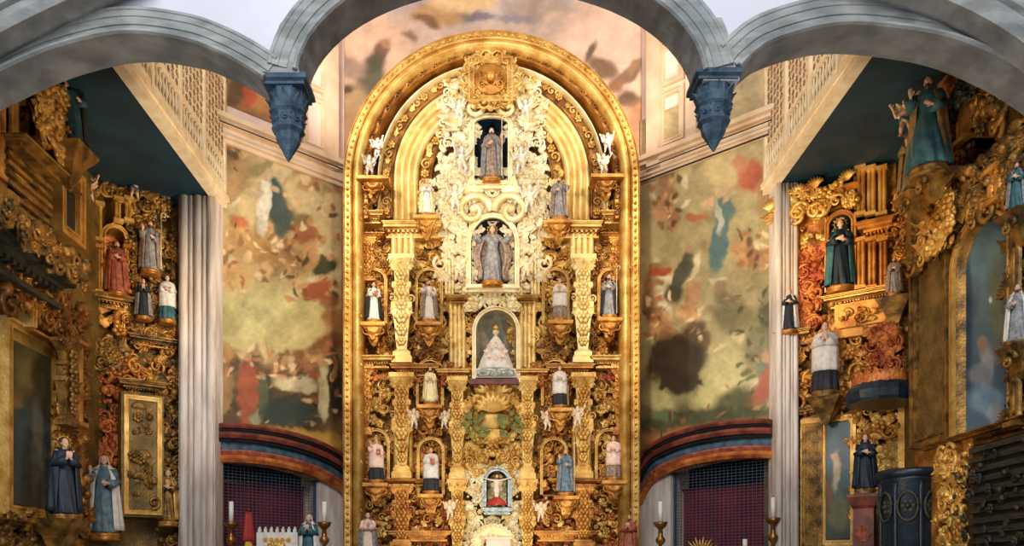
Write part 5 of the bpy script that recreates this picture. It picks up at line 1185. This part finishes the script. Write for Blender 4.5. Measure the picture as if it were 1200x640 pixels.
# arched painting
u0, u1, z0, z1 = SR_.rect(1124, 256, 1182, 502, .3); w_ = (u1 - u0) / 2; cu = (u0 + u1) / 2
def archcanvas():
    nu, nz = 90, 160; vs = []; fs = []; P_ = []
    for i in range(nz):
        z = z0 + (z1 - z0) * i / (nz - 1); k = max(0, z - (z1 - w_ * .8)) / (w_ * .8); hw = w_ * math.sqrt(max(.0004, 1 - min(k, .9999) ** 2))
        for j in range(nu): vs.append((cu - hw + 2 * hw * j / (nu - 1), -.3, z))
    n0 = nu * nz
    fs = [(i * nu + j, i * nu + j + 1, (i + 1) * nu + j + 1, (i + 1) * nu + j) for i in range(nz - 1) for j in range(nu - 1)]
    U = np.array([v[0] for v in vs]); Z = np.array([v[2] for v in vs])
    wx = SR_.p.x + U * SR_.t.x - .3 * SR_.n.x; wy = SR_.p.y + U * SR_.t.y - .3 * SR_.n.y
    PX = CX + wx / wy * F; PY = HY - (Z - H) / wy * F
    C = paint(PX, PY, [(250, (36, 74, 92)), (330, (52, 98, 118)), (420, (48, 92, 116)), (505, (70, 110, 130))],
              [(1150, 300, 20, 40, 0, (70, 112, 128), .5), (1160, 340, 12, 60, 8, (86, 118, 118), .4), (1132, 380, 8, 90, 0, (22, 66, 92), .4), (1168, 360, 8, 60, 0, (106, 112, 84), .4), (1157, 430, 8, 24, 0, (160, 160, 160), .4), (1150, 440, 14, 12, 0, (120, 130, 140), .4),
               (1156, 470, 20, 18, 0, (110, 150, 176), .4), (1166, 485, 10, 12, 0, (150, 170, 180), .4), (1140, 490, 14, 9, 0, (60, 100, 130), .4), (1160, 350, 2.5, 3, 0, (220, 220, 200), .4), (1152, 405, 6, 10, 0, (150, 120, 100), .4)], 61, 5, .16)
    mb = MB(); mb.add(vs, fs); o = mb.build('painting_canvas', 'varnish', n_); at = o.data.color_attributes.new('paint', 'FLOAT_COLOR', 'POINT')
    c4 = np.ones((n0, 4), dtype=np.float32); c4[:, :3] = C; at.data.foreach_set('color', c4.ravel())
    m_ = o.modifiers.new('t', 'SOLIDIFY'); m_.thickness = .04
archcanvas()
sf(T, SR_, 'carved_foliage', 'gold_old', 1186, 1222, 240, 505, .4, 150, .16, .4); sreed(T, SR_, 'gold_old', 1186, 1198, 262, 500, .5, 2)
scor(T, SR_, 'gold_old', 1072, 1230, 500, 516, 0, .6)
sbox(T, SR_, 'lower_block', 'dark_wood', 1140, 1230, 516, 700, 0, .5)
mb = MB(); u0, u1, z0, z1 = SR_.rect(1140, 520, 1230, 660, .5); k = z0
while k < z1: mb.box(u0, u1, -.57, -.45, k, k + .09); k += .17
mb.build('slatted_front', 'dark_wood', T)
sf(T, SR_, 'carved_foliage', 'dark_wood', 1120, 1222, 520, 650, .57, 50, .12, .24)
sf(T, SR_, 'carved_foliage', 'gold', 1104, 1136, 528, 650, .5, 110, .16, .36); sbox(T, SR_, 'gilded_strip', 'gold_orange', 1072, 1140, 520, 700, 0, .4)
statue(SR_, 1088, 200, 112, 1.1, 'large statue with tan and teal robes high on the right under the stone arch', 'teal_cloth', 'tan_cloth', 'bless', 'long', None, (), .9, plinth='gold_old', wide=1.35)
statue(SR_, 1068, 226, 74, 1.1, 'statue in pale tan robe just below the large tan and teal one', 'tan_cloth', 'tan_cloth', 'pray', 'short', None, (), .8, plinth='gold_old')
statue(SR_, 1192, 246, 56, .6, 'statue in teal and violet-grey at the right edge above the arched blue painting', 'teal_cloth', 'grey_cloth', 'hold', 'long', None, (), .8, plinth='gold_old')
statue(SR_, 1193, 402, 70, .6, 'pale grey statue at the right edge beside the arched blue painting', 'grey_cloth', 'white_cloth', 'staff', 'beard', None, ('staff',), .8, plinth='gold_old')
putto(SR_, 1062, 160, 44, 1.0, 'winged child leaning out under the stone arch, left of the large tan robed statue', 'skin', .9, 'teal_cloth')
for x, y in ((1088, 204), (1068, 230), (1192, 250), (1193, 406)):
    dd = 1.1 if x < 1100 else .6; u, z = SR_.uz(x, y, dd); mb = MB(); mb.sq([(.03, z - .5), (.1, z - .4), (.13, z - .25), (.24, z - .1), (.3, z)], (u, -dd + .1)); scroll(mb, O(u, -dd - .1, z - .22, 0, .3)); mb.box(u - .3, u + .3, -dd, 0, z - .1, z); mb.build('bracket', 'gold_old', T)
# ---- dark pulpit and its sounding board, bust
def pulpit():
    Y = 16.6; x = (1069 - CX) / F * Y; s = Y / F; zt = H + (HY - 552) * s; r = 36 * s
    t = thing('pulpit', 'dark navy round pulpit with carved ovals at the lower right', 'pulpit', Matrix.Translation((x, Y, 0)))
    mb = MB(); mb.lathe([(r * .3, .9), (r * .55, 1.1), (r * .8, 1.3), (r * .96, 1.45), (r * .97, zt - .2), (r, zt - .16)], 28); mb.build('drum', 'navy_wood', t)
    mb = MB(); mb.lathe([(r * .9, zt - .2), (r * 1.08, zt - .14), (r * 1.1, zt - .04), (r * 1.04, zt), (r * .9, zt), (r * .88, zt - .2)], 28); mb.build('rim', 'navy_wood', t)
    mb = MB(); mb.lathe([(.5, 0), (.5, .1), (.2, .2), (.13, .5), (.16, .85), (r * .32, .95)], 16); mb.build('foot', 'navy_wood', t)
    for k in range(8):
        X = Matrix.Rotation(k * PI / 4 + .2, 4, 'Z') @ Matrix.Translation((0, -r * .95, zt - .72)); m2 = MB()
        m2.tube([(.18 * math.cos(a), -.02, .28 * math.sin(a)) for a in [2 * PI * q / 16 for q in range(17)]], .03, 6, X); rosette(m2, X @ O(0, .05, 0, 0, .3)); m2.build('carved_oval', 'dark_wood', t)
    for k in range(8):
        X = Matrix.Rotation(k * PI / 4 + .2 + PI / 8, 4, 'Z') @ Matrix.Translation((0, -r * .96, 0)); m2 = MB(); m2.lathe([(.05, 1.5), (.06, 1.6), (.035, 1.7), (.045, zt - .4), (.06, zt - .25)], 8, X); m2.build('colonnette', 'navy_wood', t)
pulpit()
def tester():
    Y = 17.6; x = (1034 - CX) / F * Y; s = Y / F; z = H + (HY - 474) * s; r = 40 * s
    t = thing('sounding_board', 'dark teal canopy with reddish gilded crest above the navy pulpit', 'canopy', Matrix.Translation((x, Y, z)))
    mb = MB(); mb.lathe([(r * .96, 0), (r, .06), (r * 1.03, .22), (r * .98, .3), (r * .8, .42), (r * .5, .52), (.1, .6)], 12, None, True, (0, 0), False); mb.build('board', 'navy_wood', t)
    mb = MB()
    for k in range(20): X = Matrix.Rotation(k * PI / 10, 4, 'Z'); leaf(mb, X @ O(0, -r * .8, .36, 0, .34, -.3)); scroll(mb, X @ O(0, -r * .55, .5, 0, .26))
    mb.build('crest', 'gold_red', t)
    mb = MB(); mb.box(-.1, .1, 0, 2.2, .2, .34); mb.build('wall_bracket', 'navy_wood', t)
tester()
statue(FR, 1014, 574, 66, 1.7, 'navy robed small figure standing on a brown pedestal left of the round pulpit', 'navy_cloth', 'navy_cloth', 'hold', 'veil', None, (), .3, plinth='gold_old')
u, z = FR.uz(1014, 580, 1.7); t = thing('pedestal', 'reddish brown pedestal left of the round navy pulpit', 'pedestal', FR.M @ Matrix.Translation((u, -1.7, 0)))
mb = MB(); mb.sq([(.3, 0), (.3, .3), (.22, .36), (.2, z - .3), (.24, z - .24), (.3, z - .06), (.3, z)]); mb.build('shaft', 'mahogany', t)
mb = MB(); [leaf(mb, O(0, -.2, .6 + k * .45, 0, .4)) for k in range(int((z - .8) / .45))]; mb.build('carving', 'rust_cloth', t)
# ================================================================== ALTAR TABLES, CANDLES under the arches
def altar_table(x, Y, w_, lab):
    t = thing('altar_table', lab, 'altar', Matrix.Translation((x, Y, 0)))
    mb = MB(); mb.box(-w_ / 2, w_ / 2, -.3, .3, 0, 1.75); mb.box(-w_ / 2 - .06, w_ / 2 + .06, -.36, .3, 1.75, 1.85); mb.build('table', 'dark_wood', t)
    mb = MB(); mb.box(-w_ / 2 - .08, w_ / 2 + .08, -.38, .3, 1.85, 1.87); mb.box(-w_ / 2 - .08, w_ / 2 + .08, -.385, -.375, 1.5, 1.86); mb.build('altar_cloth', 'white_cloth', t); return t
altar_table(-5.55, 19.7, 2.5, 'draped altar table under the left arch'); altar_table(5.25, 19.7, 3.0, 'draped altar table under the right arch')
def candle(px, ytop, ybase_stick, lab, tall=24, m='bronze', dark=False):
    Y = 19.7; s = Y / F; x = (px - CX) * s; zt = H + (HY - ytop) * s; zc = zt - tall * s; z0 = 1.87; t = thing('candlestick', lab, 'candlestick', Matrix.Translation((x, Y, z0)))
    h = zc - z0; mb = MB(); mb.lathe([(.16, 0), (.17, .04), (.1, .1), (.06, .18), (.09, .26), (.05, .34), (.04, h * .5), (.1, h * .56), (.12, h * .62), (.06, h * .7), (.05, h * .84), (.14, h * .92), (.17, h), (.05, h)], 16); mb.build('stick', m, t)
    mb = MB(); mb.lathe([(.055, h), (.052, h + tall * s)], 12); mb.build('candle', 'wax', t)
    mb = MB(); mb.tube([(0, 0, h + tall * s), (.005, 0, h + tall * s + .04)], .006, 5); mb.build('wick', 'black_cloth', t)
candle(271, 588, 0, 'bronze candlestick with white candle at the left of the left arch'); candle(380, 588, 0, 'bronze candlestick with white candle at the right of the left arch')
candle(906, 583, 0, 'bronze candlestick with white candle at the right of the right arch'); candle(774, 588, 0, 'bronze candlestick with white candle by the pale jamb of the right arch')
candle(873, 632, 0, 'low candlestick with thin white candle in the middle of the right arch', 12)
def banner():
    Y = 19.55; s = Y / F; x = (291 - CX) * s; t = thing('banner', 'red and yellow folded banner on a pole beside the crenellated panel', 'banner', Matrix.Translation((x, Y, 1.87)))
    mb = MB(); mb.tube([(0, 0, 0), (0, 0, 1.32)], .018, 8); mb.ell((0, 0, 1.34), .035, 8, 6); mb.lathe([(.12, 0), (.1, .05), (.03, .07)], 12); mb.build('pole', 'bronze', t)
    for nm, m, a, b in (('red_cloth', 'red_cloth', .62, 1.28), ('yellow_cloth', 'yellow_cloth', .1, .66)):
        mb = MB(); mb.loft([[((.06 + .07 * (1 - q)) * (1 + .25 * math.sin(5 * a_)) * math.cos(a_), (.04 + .03 * (1 - q)) * (1 + .25 * math.sin(5 * a_)) * math.sin(a_), a + (b - a) * q) for a_ in [2 * PI * j / 30 for j in range(30)]] for q in (0, .25, .5, .75, 1)]); mb.build(nm, m, t)
banner()
def crenel():
    Y = 19.6; s = Y / F; x = (325 - CX) * s; t = thing('crenellated_board', 'white panel with crenellated top edge under the left arch', 'panel', Matrix.Translation((x, Y, 1.87))); w_ = 24 * s; h = H + (HY - 624) * s - 1.87
    mb = MB(); mb.box(-w_, w_, -.03, .03, 0, h)
    for k in range(7): c = -w_ + w_ * 2 * (k + .5) / 7; mb.box(c - .035, c + .035, -.03, .03, h, h + .08); mb.ell((c, 0, h + .1), .03, 6, 5)
    mb.build('panel', 'white_cloth', t); mb = MB(); [rosette(mb, O(k * .13, -.01, h - .18, 0, .14)) for k in (-2, -1, 0, 1, 2)]; shell(mb, O(0, -.02, h - .5, 0, .5)); mb.build('embroidery', 'gold', t)
crenel()
def sun():
    Y = 19.6; s = Y / F; x = (822 - CX) * s; zc_ = H + (HY - 652) * s; t = thing('monstrance', 'round spiky golden sunburst under the right arch', 'sunburst', Matrix.Translation((x, Y, 1.87))); h = zc_ - 1.87
    mb = MB()
    for k in range(30): a = 2 * PI * k / 30; mb.tube([(.2 * math.cos(a), 0, h + .2 * math.sin(a)), (.46 * math.cos(a) * (1 if k % 2 else .85), 0, h + .46 * math.sin(a) * (1 if k % 2 else .85))], [.04, .008], 5)
    mb.ell((0, 0, h), (.26, .07, .26), 16, 10); mb.build('rays', 'gold', t)
    mb = MB(); mb.lathe([(.2, 0), (.18, .05), (.05, .1), (.04, max(.12, h - .2))], 12); mb.build('foot', 'gold', t)
sun()
statue(Pl(-7, 19.7, -3, 19.7), 362, 668, 66, .0, 'small statue in white and teal beside the candlestick at the right of the left arch', 'teal_cloth', 'white_cloth', 'pray', 'veil', None, (), 0, plinth=None)
